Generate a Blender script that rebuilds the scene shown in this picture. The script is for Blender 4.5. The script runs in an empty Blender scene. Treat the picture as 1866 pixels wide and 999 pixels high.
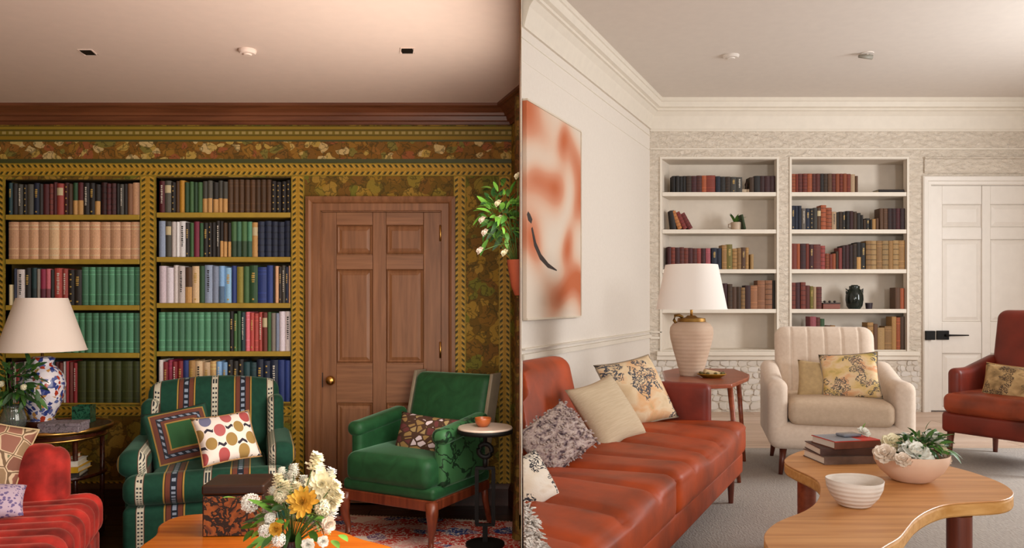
import bpy, bmesh, math, random
from mathutils import Vector, Matrix, Euler
R = random.Random(7)
PI = math.pi
scene = bpy.context.scene
COL = scene.collection

# ------------------------------------------------------------------ camera
F = 1400.0                 # focal length in pixels of the 1866 x 999 frame
PX, PY = 950.0, 548.0      # principal point (vanishing point of the depth axis)
ZC = 1.40                  # camera height above the left room's floor
cam_d = bpy.data.cameras.new('camera')
cam = bpy.data.objects.new('camera', cam_d); COL.objects.link(cam)
cam_d.sensor_fit = 'HORIZONTAL'; cam_d.sensor_width = 36.0
cam_d.lens = F / 1866.0 * 36.0
cam_d.shift_x = -(PX - 933.0) / 1866.0
cam_d.shift_y = (PY - 499.5) / 1866.0
cam_d.clip_start = 0.05
cam.location = (0, 0, ZC); cam.rotation_euler = (PI / 2, 0, 0)
scene.camera = cam

# ------------------------------------------------------------------ world, daylight, exposure
w = bpy.data.worlds.new('daylight'); scene.world = w; w.use_nodes = True
w.node_tree.nodes['Background'].inputs[0].default_value = (0.86, 0.93, 1.0, 1)
w.node_tree.nodes['Background'].inputs[1].default_value = 1.2
def area(name, loc, rot, sx, sy, power, col):
    l = bpy.data.lights.new(name, 'AREA'); l.shape = 'RECTANGLE'; l.size = sx; l.size_y = sy
    l.energy = power; l.color = col
    o = bpy.data.objects.new(name, l); COL.objects.link(o); o.location = loc; o.rotation_euler = rot
    return o
# daylight entering by the windows of the side wall and of the wall behind the viewer
area('window_light_side', (5.28, 4.5, 2.0), (0, math.radians(90), 0), 1.7, 1.1, 128, (0.97, 0.99, 1.0))
area('window_light_rear_right', (2.3, -2.38, 2.15), (math.radians(90), 0, 0), 0.7, 0.9, 105, (0.97, 0.99, 1.0))
area('window_light_rear_left', (-0.75, -2.36, 1.45), (math.radians(112), 0, 0), 1.5, 1.9, 75, (1.0, 0.93, 0.84))
area('window_light_partition', (-0.010, 3.15, 1.42), (0, math.radians(90), 0), 1.4, 1.9, 48, (1.0, 0.93, 0.84))
vs = scene.view_settings
vs.view_transform = 'Standard'; vs.look = 'None'; vs.gamma = 1.0; vs.use_curve_mapping = False
scene.display_settings.display_device = 'sRGB'
vs.exposure = 0.0

# ------------------------------------------------------------------ rooms: key measures
YL, ZFL, ZCL = 5.25, 0.0, 2.72          # left room: back wall, floor, ceiling
YR, ZFR, ZCR = 7.586, 0.30, 3.37        # right room, its floor a step higher
XL, XR, YB = -3.64, 5.40, -2.5          # outer walls and the wall behind the viewer
SL, SR = F / YL, F / YR                 # pixels per metre on the two back walls
CLX, CRX = -0.0675, 1.268               # inner corners on the two back walls
APL = 5.053; APR = YR - CRX / 0.446     # where the two slanted walls meet the partition
def at(px, py, d): return Vector(((px - PX) / F * d, d, ZC + (PY - py) / F * d))
def lw(px, py): return ((px - PX) / SL, ZC + (PY - py) / SL)      # pixel -> x, z on left back wall
def rw(px, py): return ((px - PX) / SR, ZC + (PY - py) / SR)
def flr(px, py, z):                                                # pixel -> point at height z
    d = F * (ZC - z) / (py - PY); return Vector(((px - PX) / F * d, d, z))

# ------------------------------------------------------------------ node helpers
def lin(h):
    h = h.lstrip('#'); o = []
    for i in (0, 2, 4):
        c = int(h[i:i + 2], 16) / 255.0
        o.append(c / 12.92 if c <= 0.04045 else ((c + 0.055) / 1.055) ** 2.4)
    return (o[0], o[1], o[2], 1.0)
class S:
    def __init__(s, nt, x): s.nt, s.x = nt, x
    def op(s, o, *a):
        n = s.nt.nodes.new('ShaderNodeMath'); n.operation = o
        for i, q in enumerate((s,) + a):
            q = q.x if isinstance(q, S) else q
            if isinstance(q, (int, float)): n.inputs[i].default_value = q
            else: s.nt.links.new(q, n.inputs[i])
        return S(s.nt, n.outputs[0])
    def __add__(s, o): return s.op('ADD', o)
    def __sub__(s, o): return s.op('SUBTRACT', o)
    def __mul__(s, o): return s.op('MULTIPLY', o)
    def __truediv__(s, o): return s.op('DIVIDE', o)
    def lt(s, o): return s.op('LESS_THAN', o)
    def gt(s, o): return s.op('GREATER_THAN', o)
    def fr(s): return s.op('FRACT')
    def ab(s): return s.op('ABSOLUTE')
    def sin(s): return s.op('SINE')
    def mx(s, o): return s.op('MAXIMUM', o)
    def mn(s, o): return s.op('MINIMUM', o)
class NM:
    """a node material under construction"""
    def __init__(s, name, rough=0.6, metal=0.0, spec=0.5):
        s.m = bpy.data.materials.new(name); s.m.use_nodes = True; s.nt = s.m.node_tree
        s.b = s.nt.nodes['Principled BSDF']
        s.b.inputs['Roughness'].default_value = rough; s.b.inputs['Metallic'].default_value = metal
        s.b.inputs['Specular IOR Level'].default_value = spec
        s.tc = None
    def coord(s, kind='Object'):
        if not s.tc: s.tc = s.nt.nodes.new('ShaderNodeTexCoord')
        return s.tc.outputs[kind]
    def xyz(s, kind='Object', vec=None):
        n = s.nt.nodes.new('ShaderNodeSeparateXYZ'); s.nt.links.new(vec or s.coord(kind), n.inputs[0])
        return [S(s.nt, n.outputs[i]) for i in range(3)]
    def mapping(s, scale=(1, 1, 1), rot=(0, 0, 0), loc=(0, 0, 0), kind='Object'):
        n = s.nt.nodes.new('ShaderNodeMapping'); s.nt.links.new(s.coord(kind), n.inputs[0])
        n.inputs['Scale'].default_value = scale; n.inputs['Rotation'].default_value = rot; n.inputs['Location'].default_value = loc
        return n.outputs[0]
    def noise(s, scale=5, detail=3, vec=None, dist=0.0, rough=0.5, col=False):
        n = s.nt.nodes.new('ShaderNodeTexNoise'); s.nt.links.new(vec or s.coord(), n.inputs['Vector'])
        n.inputs['Scale'].default_value = scale; n.inputs['Detail'].default_value = detail
        n.inputs['Distortion'].default_value = dist; n.inputs['Roughness'].default_value = rough
        return n.outputs['Color'] if col else S(s.nt, n.outputs[0])
    def voro(s, scale=5, vec=None, feat='F1', rnd=1.0, out='Distance', metric='EUCLIDEAN'):
        n = s.nt.nodes.new('ShaderNodeTexVoronoi'); n.feature = feat
        s.nt.links.new(vec or s.coord(), n.inputs['Vector'])
        n.inputs['Scale'].default_value = scale; n.inputs['Randomness'].default_value = rnd
        if feat != 'DISTANCE_TO_EDGE': n.distance = metric
        return S(s.nt, n.outputs[out])
    def hue_of(s, colsock):
        n = s.nt.nodes.new('ShaderNodeSeparateColor'); s.nt.links.new(colsock.x, n.inputs[0]); return S(s.nt, n.outputs[0])
    def warp(s, vec, amt, scale):
        n = s.nt.nodes.new('ShaderNodeTexNoise'); s.nt.links.new(vec, n.inputs['Vector']); n.inputs['Scale'].default_value = scale
        a = s.nt.nodes.new('ShaderNodeVectorMath'); a.operation = 'SUBTRACT'; s.nt.links.new(n.outputs['Color'], a.inputs[0]); a.inputs[1].default_value = (.5, .5, .5)
        b = s.nt.nodes.new('ShaderNodeVectorMath'); b.operation = 'SCALE'; s.nt.links.new(a.outputs[0], b.inputs[0]); b.inputs['Scale'].default_value = amt
        c = s.nt.nodes.new('ShaderNodeVectorMath'); c.operation = 'ADD'; s.nt.links.new(vec, c.inputs[0]); s.nt.links.new(b.outputs[0], c.inputs[1])
        return c.outputs[0]
    def mix(s, fac, a, b):
        n = s.nt.nodes.new('ShaderNodeMix'); n.data_type = 'RGBA'
        f = fac.x if isinstance(fac, S) else fac
        if isinstance(f, (int, float)): n.inputs[0].default_value = f
        else: s.nt.links.new(f, n.inputs[0])
        for i, c in ((6, a), (7, b)):
            if isinstance(c, str): n.inputs[i].default_value = lin(c)
            elif isinstance(c, tuple): n.inputs[i].default_value = c
            else: s.nt.links.new(c, n.inputs[i])
        return n.outputs[2]
    def ramp(s, fac, stops, interp='LINEAR'):
        n = s.nt.nodes.new('ShaderNodeValToRGB'); n.color_ramp.interpolation = interp
        s.nt.links.new(fac.x, n.inputs[0]); e = n.color_ramp.elements
        while len(e) < len(stops): e.new(0.5)
        for q, (p, c) in zip(e, stops): q.position = p; q.color = lin(c)
        return n.outputs[0]
    def color(s, c):
        if isinstance(c, str): s.b.inputs['Base Color'].default_value = lin(c)
        else: s.nt.links.new(c, s.b.inputs['Base Color'])
        return s
    def bump(s, h, strength=0.3, dist=0.01):
        n = s.nt.nodes.new('ShaderNodeBump'); s.nt.links.new(h.x, n.inputs['Height'])
        n.inputs['Strength'].default_value = strength; n.inputs['Distance'].default_value = dist
        s.nt.links.new(n.outputs[0], s.b.inputs['Normal']); return s
    def sheen(s, wgt, col='#ffffff', r=0.4):
        s.b.inputs['Sheen Weight'].default_value = wgt; s.b.inputs['Sheen Roughness'].default_value = r
        s.b.inputs['Sheen Tint'].default_value = lin(col); return s
def shade(h, k):
    h = h.lstrip('#'); return '#' + ''.join('%02x' % max(0, min(255, int(int(h[i:i + 2], 16) * k))) for i in (0, 2, 4))
_mc = {}
def plain(name, hexc, rough=0.6, var=0.12, scale=14, bump=0.0, bscale=60, metal=0.0, sheen=0.0, spec=0.5):
    key = (name, hexc)
    if key in _mc: return _mc[key]
    n = NM(name, rough, metal, spec)
    nz = n.noise(scale, 4)
    n.color(n.mix(nz, shade(hexc, 1 - var), shade(hexc, 1 + var)))
    if bump: n.bump(n.noise(bscale, 4), bump, 0.004)
    if sheen: n.sheen(sheen, hexc)
    _mc[key] = n.m
    return n.m
def wood(name, a, b, rough=0.45, along='x', scale=6.0, bump=0.12, knots=False):
    n = NM(name, rough)
    st = {'x': (0.5, 7, 7), 'y': (7, 0.5, 7), 'z': (7, 7, 0.5)}[along]
    v = n.warp(n.mapping(st), 0.35, 1.2)
    g = n.noise(scale, 6, v, 0.4)
    c = n.ramp(g, [(0.28, a), (0.72, b)])
    if knots:
        k = n.voro(3.1, n.coord()).lt(0.045)
        c = n.mix(k, c, shade(a, 0.45))
    n.color(c).bump(n.noise(scale * 3, 3, v), bump, 0.003)
    return n.m

# ------------------------------------------------------------------ mesh helpers
class MB:
    def __init__(s): s.v = []; s.f = []
    def add(s, vs, fs):
        o = len(s.v); s.v += [tuple(p) for p in vs]; s.f += [tuple(i + o for i in q) for q in fs]; return s
    def box(s, x0, x1, y0, y1, z0, z1):
        v = [(x, y, z) for z in (z0, z1) for y in (y0, y1) for x in (x0, x1)]
        return s.add(v, [(0, 2, 3, 1), (4, 5, 7, 6), (0, 1, 5, 4), (2, 6, 7, 3), (0, 4, 6, 2), (1, 3, 7, 5)])
    def taper(s, p0, p1, a0, a1, b0=None, b1=None):
        b0 = b0 or a0; b1 = b1 or a1; v = []
        for (c, a, b) in ((p0, a0, b0), (p1, a1, b1)):
            v += [(c[0] - a, c[1] - b, c[2]), (c[0] + a, c[1] - b, c[2]), (c[0] - a, c[1] + b, c[2]), (c[0] + a, c[1] + b, c[2])]
        return s.add(v, [(0, 2, 3, 1), (4, 5, 7, 6), (0, 1, 5, 4), (2, 6, 7, 3), (0, 4, 6, 2), (1, 3, 7, 5)])
    def prism(s, poly, z0, z1, axis='z'):
        n = len(poly)
        if axis == 'z': v = [(x, y, z0) for x, y in poly] + [(x, y, z1) for x, y in poly]
        elif axis == 'y': v = [(x, z0, y) for x, y in poly] + [(x, z1, y) for x, y in poly]
        else: v = [(z0, x, y) for x, y in poly] + [(z1, x, y) for x, y in poly]
        f = [tuple(range(n))[::-1], tuple(range(n, 2 * n))] + [(i, (i + 1) % n, n + (i + 1) % n, n + i) for i in range(n)]
        return s.add(v, f)
    def lathe(s, prof, n=28, c=(0, 0, 0), cap=True):
        v = []; f = []
        for r, z in prof:
            for i in range(n):
                a = 2 * PI * i / n; v.append((c[0] + r * math.cos(a), c[1] + r * math.sin(a), c[2] + z))
        for k in range(len(prof) - 1):
            for i in range(n):
                j = (i + 1) % n; f.append((k * n + i, k * n + j, (k + 1) * n + j, (k + 1) * n + i))
        if cap:
            f.append(tuple(range(n))[::-1]); f.append(tuple(range((len(prof) - 1) * n, len(prof) * n)))
        return s.add(v, f)
    def tube(s, pts, r, n=8, closed=False):
        pts = [Vector(p) for p in pts]; m = len(pts); v = []; f = []
        up = Vector((0, 0, 1))
        for i, p in enumerate(pts):
            a = pts[i - 1] if (i or closed) else p; b = pts[(i + 1) % m] if (i < m - 1 or closed) else p
            t = (b - a).normalized(); q = up if abs(t.dot(up)) < 0.95 else Vector((1, 0, 0))
            e1 = t.cross(q).normalized(); e2 = t.cross(e1)
            rr = r[i] if isinstance(r, (list, tuple)) else r
            for k in range(n):
                an = 2 * PI * k / n; v.append(p + (e1 * math.cos(an) + e2 * math.sin(an)) * rr)
        for i in range(m if closed else m - 1):
            for k in range(n):
                j = (i + 1) % m; l = (k + 1) % n; f.append((i * n + k, i * n + l, j * n + l, j * n + k))
        if not closed: f.append(tuple(range(n))); f.append(tuple(range((m - 1) * n, m * n))[::-1])
        return s.add(v, f)
    def soft(s, hx, hy, hz, r, c=(0, 0, 0), n=(8, 8, 6), bulge=(0, 0, 0), disp=None):
        """a softly rounded, slightly swollen box (half sizes) with an optional displacement"""
        def ax(h, k):
            if r >= h: inner = [0.0]
            else: inner = [-(h - r) + 2 * (h - r) * i / k for i in range(k + 1)]
            edge = [(h - r) + r * math.tan(PI / 4 * q / 3) for q in (1, 2, 3)]
            return [-e for e in edge[::-1]] + inner + edge
        A = [ax(hx, n[0]), ax(hy, n[1]), ax(hz, n[2])]; H = (hx, hy, hz); idx = {}; v = []; f = []
        def put(p):
            k = tuple(round(q, 6) for q in p)
            if k in idx: return idx[k]
            inn = Vector([max(-(h - r), min(h - r, q)) if h > r else 0.0 for q, h in zip(p, H)])
            d = Vector(p) - inn; nn = d.normalized(); pos = inn + nn * r
            u = [pos[i] / H[i] for i in range(3)]
            for i in range(3):
                j, l = [q for q in range(3) if q != i]
                pos[i] += bulge[i] * u[i] * max(0, 1 - u[j] ** 2) * max(0, 1 - u[l] ** 2)
            if disp: pos = pos + nn * disp(pos, nn)
            idx[k] = len(v); v.append(pos + Vector(c)); return idx[k]
        for i in range(3):
            j, l = (i + 1) % 3, (i + 2) % 3
            for sg in (-1, 1):
                for a in range(len(A[j]) - 1):
                    for b in range(len(A[l]) - 1):
                        q = []
                        for (da, db) in ((0, 0), (1, 0), (1, 1), (0, 1)):
                            p = [0, 0, 0]; p[i] = sg * H[i]; p[j] = A[j][a + da]; p[l] = A[l][b + db]; q.append(put(p))
                        f.append(tuple(q if sg > 0 else q[::-1]))
        return s.add(v, f)
    def xf(s, fn, start=0):
        for i in range(start, len(s.v)): s.v[i] = tuple(fn(Vector(s.v[i])))
        return s
    def mesh(s, name):
        me = bpy.data.meshes.new(name); me.from_pydata(s.v, [], s.f); me.update(); return me
    def obj(s, name, mat=None, parent=None, smooth=False, bevel=0, seg=2, loc=None, angle=None):
        me = s.mesh(name)
        bm = bmesh.new(); bm.from_mesh(me); bmesh.ops.recalc_face_normals(bm, faces=bm.faces); bm.to_mesh(me); bm.free()
        return mk(name, me, mat, parent, smooth, bevel, seg, loc, angle)
def mk(name, me, mat=None, parent=None, smooth=False, bevel=0, seg=2, loc=None, angle=None):
    o = bpy.data.objects.new(name, me); COL.objects.link(o)
    if mat and not me.materials: me.materials.append(mat)
    elif mat: o.material_slots[0].link = 'OBJECT'; o.material_slots[0].material = mat
    if parent: o.parent = parent
    if loc: o.location = loc
    if smooth: me.polygons.foreach_set('use_smooth', [True] * len(me.polygons))
    if bevel:
        b = o.modifiers.new('bevel', 'BEVEL'); b.width = bevel; b.segments = seg; b.limit_method = 'ANGLE'; b.angle_limit = math.radians(35)
        b.harden_normals = False
    if smooth and (angle or bevel):
        try: me.set_sharp_from_angle(angle=angle or math.radians(40))
        except Exception: pass
    return o
def tag(o, label, cat, group=None):
    o['label'] = label; o['category'] = cat
    if group: o['group'] = group
    return o
def thing(name, label, cat, loc=(0, 0, 0), rz=0.0, group=None):
    o = bpy.data.objects.new(name, None); o.empty_display_size = 0.1; COL.objects.link(o)
    o.location = loc; o.rotation_euler = (0, 0, rz); return tag(o, label, cat, group)
def struct(o): o['kind'] = 'structure'; return o
def clip(o, x, keep, upd=True):
    """cut a mesh object flush with the partition plane X = x (keep = +1 right part, -1 left part)"""
    if upd: bpy.context.view_layer.update()
    mw = o.matrix_world; bm = bmesh.new(); bm.from_mesh(o.data); bm.transform(mw)
    bmesh.ops.bisect_plane(bm, geom=bm.verts[:] + bm.edges[:] + bm.faces[:], plane_co=(x, 0, 0), plane_no=(keep, 0, 0), clear_inner=True)
    ed = [e for e in bm.edges if e.is_boundary and abs(e.verts[0].co.x - x) < 1e-4 and abs(e.verts[1].co.x - x) < 1e-4]
    if ed:
        try: bmesh.ops.holes_fill(bm, edges=ed, sides=0)
        except Exception: pass
    bm.transform(mw.inverted()); bm.to_mesh(o.data); bm.free(); o.data.update()
def clip_tree(root, x, keep):
    bpy.context.view_layer.update()
    for o in [root] + list(root.children_recursive):
        if o.type == 'MESH':
            if o.data.users > 1: o.data = o.data.copy()
            if max((o.matrix_world @ v.co).x * -keep for v in o.data.vertices) + x * keep <= 0: continue
            clip(o, x, keep, False)
            if len(o.data.vertices) == 0: bpy.data.objects.remove(o)
def sweep(path, prof, up=1):
    """profile (offset to the right of travel, z) swept along a plan polyline with mitred corners"""
    P = [Vector((p[0], p[1])) for p in path]; n = len(P); rows = []
    for i in range(n):
        ds = []
        if i > 0: ds.append((P[i] - P[i - 1]).normalized())
        if i < n - 1: ds.append((P[i + 1] - P[i]).normalized())
        ns = [Vector((d.y, -d.x)) for d in ds]
        m = sum(ns, Vector((0, 0))).normalized(); m = m / max(0.2, m.dot(ns[0]))
        rows.append([(P[i].x + m.x * o, P[i].y + m.y * o, z) for o, z in prof])
    k = len(prof); v = [p for r in rows for p in r]; f = []
    for i in range(n - 1):
        for j in range(k):
            l = (j + 1) % k; f.append((i * k + j, i * k + l, (i + 1) * k + l, (i + 1) * k + j))
    f.append(tuple(range(k))); f.append(tuple(range((n - 1) * k, n * k))[::-1])
    return MB().add(v, f)
def holed(x0, x1, z0, z1, holes, y0, y1):
    """a wall slab in the XZ plane with rectangular openings"""
    xs = sorted(set([x0, x1] + [q for h in holes for q in h[:2]])); zs = sorted(set([z0, z1] + [q for h in holes for q in h[2:]]))
    xs = [q for q in xs if x0 <= q <= x1]; zs = [q for q in zs if z0 <= q <= z1]
    b = MB()
    for i in range(len(xs) - 1):
        for j in range(len(zs) - 1):
            cx = (xs[i] + xs[i + 1]) / 2; cz = (zs[j] + zs[j + 1]) / 2
            if not any(h[0] < cx < h[1] and h[2] < cz < h[3] for h in holes): b.box(xs[i], xs[i + 1], y0, y1, zs[j], zs[j + 1])
    return b
def quad_box(a, b, t, z0, z1):
    """a straight wall from plan point a to b, thickness t to the left of travel"""
    a = Vector(a); b = Vector(b); d = (b - a).normalized(); n = Vector((-d.y, d.x)) * t
    p = [a, b, b + n, a + n]
    return MB().prism([(q.x, q.y) for q in p], z0, z1)
# ------------------------------------------------------------------ surface materials
def floral(name, pal, scale=16.0, ground='#4d3a10', squash=1.0):
    n = NM(name, 0.75, spec=0.25)
    v = n.warp(n.mapping((1, 1, squash)), 0.09, 9)
    c = n.voro(scale, v, out='Color'); h = n.hue_of(c)
    d = n.voro(scale, v, out='Distance')
    col = n.ramp(h, [(i / len(pal), q) for i, q in enumerate(pal)], 'CONSTANT')
    leaf = d.lt(0.60)
    vein = ((n.noise(17, 2, v) - 0.5).ab()).lt(0.03)
    col = n.mix(leaf, ground, col); col = n.mix(vein * 0.6, col, '#3a3414')
    n.color(n.mix(n.noise(120, 2) * 0.45, col, '#3a2c0c')); return n.m
WALLPAPER = floral('floral_wallpaper', ['#a07a26', '#a8822e', '#8a6220', '#7a7426', '#aa8434', '#7e5620', '#947c2c'], 11, '#74561a')
FRIEZE = floral('floral_frieze_wallpaper', ['#c09c4a', '#96642a', '#ccaa60', '#845a24', '#9c5830', '#d4b478', '#847634', '#9c6e28'], 15, '#84581c', 1.2)
def border(name, vertical):
    n = NM(name, 0.6, spec=0.3)
    X, Y, Z = n.xyz('Object'); gx, gy, gz = n.xyz('Generated')
    al, ac = (Z, gx) if vertical else (X, gz)
    e = (ac - 0.5).ab() * 2.0                           # 0 centre .. 1 edges
    tri = (al * 26.0 + e * 0.75).fr()                   # slanted leaf tips along both edges
    dark = tri.lt(0.42) * e.gt(0.32) * e.lt(0.80)
    c = n.mix(n.noise(40, 3), '#b88a28', '#94701c')
    c = n.mix(dark, c, '#3f3a12')
    hl = ((al * 26.0 + e * 0.75 + 0.45).fr()).lt(0.16) * e.gt(0.2) * e.lt(0.8)
    c = n.mix(hl, c, '#c09a3e')
    line = e.gt(0.88)
    c = n.mix(line, c, '#8d7a26')
    n.color(c); return n.m
BORDER_H, BORDER_V = border('leaf_border_across', False), border('leaf_border_upright', True)
def bands(name):
    n = NM(name, 0.6, spec=0.3)
    X, Y, Z = n.xyz('Object'); gx, gy, gz = n.xyz('Generated')
    c = n.ramp(gz, [(0.0, '#8a6c1c'), (0.26, '#5d4d14'), (0.36, '#74601a'), (0.62, '#6c5a18'), (0.66, '#554512'), (0.75, '#8a701f'), (0.95, '#5a4614')], 'CONSTANT')
    bead = ((X * 22.0).fr()).lt(0.6) * ((gz - 0.5).ab()).lt(0.10)
    n.color(n.mix(bead, c, '#a08a50')); return n.m
BANDS = bands('gold_banded_border')
GREENLINE = plain('dark_green_border_line', '#3d4018', 0.6)
GOLD = plain('gold_painted_shelf_edge', '#a5862e', 0.5)
GOLDD = plain('gold_painted_bookcase_lining', '#4c3c12', 0.6)
DOORWOOD = wood('stripped_pine', '#744a2c', '#946340', 0.5, 'z', 5.0)
DOORWOODX = wood('stripped_pine_across', '#764c2e', '#966542', 0.5, 'x', 5.0)
CROWNWOOD = wood('dark_crown_wood', '#582e1a', '#7c482c', 0.4, 'x', 4.0)
SKIRT = wood('dark_skirting_wood', '#2f1409', '#48210f', 0.4, 'x', 4.0)
BRASS = NM('brass', 0.28, 1.0).color('#c99a52').m
CEILL = plain('ceiling_paint_blush', '#e0c8ba', 0.9, 0.02)
CEILR = plain('ceiling_paint_white', '#dcd2c8', 0.9, 0.02)
DARKWOODFLOOR = wood('dark_floor_wood', '#2a1208', '#452110', 0.35, 'x', 5.0)
def plaster(name, a, b, strength, scale, squash=(1, 1, 1), dist=0.03):
    n = NM(name, 0.85, spec=0.2)
    v = n.mapping(squash, (0, 0.6, 0))
    nz = n.noise(scale, 6, v, 0.6, 0.6)
    n.color(n.mix(nz, a, b)).bump(nz, strength, dist); return n.m
ROUGH = plaster('rough_troweled_plaster', '#cfbfab', '#f0e5d6', 1.0, 30, (0.55, 1, 1), 0.035)
SMOOTH = plaster('smooth_limewashed_plaster', '#dcd2c6', '#e6ddd2', 0.05, 40)
CREAMTRIM = plain('cream_trim_paint', '#e2d8c8', 0.55, 0.03)
NICHE = plain('cream_niche_paint', '#ddd0c0', 0.7, 0.03)
WHITEDOOR = plain('white_door_paint', '#e6ded4', 0.45, 0.02)
BLACKMETAL = plain('black_metal', '#0f0c0a', 0.6, 0.05, spec=.25)
STONES = [plaster('pale_stone_a', '#e0d6ca', '#f4ede4', 0.6, 40, (1, 1, 1), .01), plaster('pale_stone_b', '#d8cdc0', '#efe6da', 0.6, 40, (1, 1, 1), .01), plaster('pale_stone_c', '#e4dbd0', '#f6f0e8', 0.6, 40, (1, 1, 1), .01)]
PLANKS = [wood('tan_floor_wood_' + k, a, b, 0.5, 'x', 5) for k, a, b in (('a', '#b89c88', '#d2b8a4'), ('b', '#c0a692', '#d8c0ae'), ('c', '#b09480', '#cab09a'))]

# ------------------------------------------------------------------ setting: left room
XLE = XL
def zl(py): return lw(0, py)[1]
def xl(px): return lw(px, 0)[0]
OP1 = (xl(10), xl(255), zl(738), zl(327)); OP2 = (xl(285), xl(530), zl(736), zl(323))
DR = (xl(585), xl(804), 0.0, zl(385))
struct(MB().box(XL - .1, 0, YB - .1, YL + .4, -0.1, 0).obj('floor_left', DARKWOODFLOOR))
struct(MB().box(XL - .1, 0, YB - .1, YL + .4, ZCL, ZCL + .1).obj('ceiling_left', CEILL))
wbl = struct(holed(XL - .1, CLX, 0, ZCL, [OP1, OP2, DR], YL, YL + .10).obj('wall_back_left', WALLPAPER))
def strip(px0, px1, py0, py1, mat, name, proud=0.005):
    return MB().box(xl(px0), xl(px1), YL - proud, YL + .002, zl(py1), zl(py0)).obj(name, mat, wbl)
strip(-22, 932, 230, 255, BANDS, 'banded_border')
strip(-22, 932, 255, 258.5, GREENLINE, 'border_line')
strip(-22, 932, 258.5, 290, FRIEZE, 'floral_frieze')
strip(-22, 932, 290, 297, GREENLINE, 'border_line')
strip(-22, 932, 298, 321, BORDER_H, 'leaf_border', 0.008)
strip(256.5, 283.5, 321.5, 739, BORDER_V, 'leaf_border', 0.008)
strip(531.5, 555, 321.5, 893, BORDER_V, 'leaf_border', 0.008)
strip(827, 849, 321.5, 893, BORDER_V, 'leaf_border', 0.008)
strip(909, 930, 321.5, 893, BORDER_V, 'leaf_border', 0.008)
strip(-15, 8.5, 321.5, 739, BORDER_V, 'leaf_border', 0.008)
strip(-22, 531, 740, 758, BORDER_H, 'leaf_border', 0.008)
strip(-22, 555, 876, 893, BORDER_H, 'leaf_border', 0.006)
strip(849, 909, 876, 893, BORDER_H, 'leaf_border', 0.006)
struct(quad_box((XL, YB), (XL, YL), .1, 0, ZCL).obj('wall_left', WALLPAPER))
# partition and the wedge of wall between the rooms
pl = MB().prism([(-.0013, 2.0), (0, 2.0), (0, YL + .1), (CLX, YL + .1), (CLX, YL), (-.0034, APL)], 0, ZCL)
struct(pl.obj('wall_partition_left', WALLPAPER))
pr = MB().prism([(0, 2.0), (.0013, 2.0), (.0033, APR), (CRX, YR), (CRX, YR + .36), (CRX - .12, YR + .36), (0, APR + .35)], 0, ZCR)
wpr = struct(pr.obj('wall_partition_right', SMOOTH))
struct(MB().box(-.06, 0, YB, 2.0, ZCL, ZCR + .1).obj('wall_bulkhead', SMOOTH))
cp = [(0, 2.60), (.015, 2.60), (.022, 2.618), (.042, 2.622), (.05, 2.648), (.064, 2.652), (.07, 2.668), (.105, 2.695), (.118, 2.697), (.13, 2.703), (.13, ZCL), (0, ZCL)]
dl = (Vector((CLX, YL)) - Vector((0, APL)))
o = sweep([(XL, 0.5), (XL, YL), (CLX, YL), (CLX - dl.x * 3, YL - dl.y * 3)], cp).obj('trim_1', CROWNWOOD); clip(o, -.004, -1); struct(o)
sk = [(0, 0), (.03, 0), (.03, .12), (.022, .135), (.012, .15), (0, .155)]
o = sweep([(xl(830), YL), (CLX, YL), (CLX - dl.x * 3, YL - dl.y * 3)], sk).obj('baseboard_back_left', SKIRT); clip(o, -.004, -1); struct(o)
struct(sweep([(XL, 0.5), (XL, YL), (xl(553), YL)], sk).obj('baseboard_left', SKIRT))
for i in range(9):           # dark boards where the floor shows
    y0 = 4.18 + i * .118
    for j, (a, b) in enumerate(((-2.6, -1.3 + .3 * (i % 2)), (-1.295 + .3 * (i % 2), -.012))):
        MB().box(a, b, y0, y0 + .113, 0, .006).obj('plank', DARKWOODFLOOR, bpy.data.objects['floor_left'])
# pine door with six panels
d1 = struct(MB().box(DR[0] + .004, DR[1] - .004, YL + .028, YL + .06, .01, DR[3] - .005).obj('door_1', DOORWOOD))
def framed_panel(parent, x0, x1, z0, z1, yb, mat, dep=0.016, inset=0.03):
    """raised-and-fielded panel standing in a moulded recess"""
    b = MB(); 
    b.add([(x0, yb, z0), (x1, yb, z0), (x1, yb, z1), (x0, yb, z1),
           (x0 + .01, yb - .010, z0 + .01), (x1 - .01, yb - .010, z0 + .01), (x1 - .01, yb - .010, z1 - .01), (x0 + .01, yb - .010, z1 - .01),
           (x0 + .02, yb + .004 - .008, z0 + .02), (x1 - .02, yb - .004, z0 + .02), (x1 - .02, yb - .004, z1 - .02), (x0 + .02, yb - .004, z1 - .02),
           (x0 + .02 + inset, yb - dep, z0 + .02 + inset), (x1 - .02 - inset, yb - dep, z0 + .02 + inset), (x1 - .02 - inset, yb - dep, z1 - .02 - inset), (x0 + .02 + inset, yb - dep, z1 - .02 - inset)],
          [(i + k, (i + 1) % 4 + k, (i + 1) % 4 + 4 + k, i + 4 + k) for k in (0, 4, 8) for i in range(4)] + [(12, 13, 14, 15), (3, 2, 1, 0)])
    return b.obj('panel', mat, parent)
DC = ((612, 678), (703, 771)); DZ = ((410, 463), (491, 662), (735, 888))
st = [(585, 612, 385, 935), (678, 703, 385, 935), (771, 804, 385, 935)]
rl = [(385, 410), (463, 491), (662, 735), (888, 935)]
yf = YL + .012
for a, b, c, d in st: MB().box(xl(a) + .002, xl(b) - .001, yf, YL + .03, .012, zl(c) - .006).obj('stile', DOORWOOD, d1, bevel=.003)
for c, d in rl:
    for a, b in ((612, 678), (703, 771)): MB().box(xl(a), xl(b), yf, YL + .03, max(.012, zl(d)), zl(c) - .006).obj('rail', DOORWOODX, d1, bevel=.003)
for a, b in DC:
    for c, d in DZ: framed_panel(d1, xl(a), xl(b), zl(d), zl(c), YL + .027, DOORWOOD, 0.012, .02)
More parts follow.
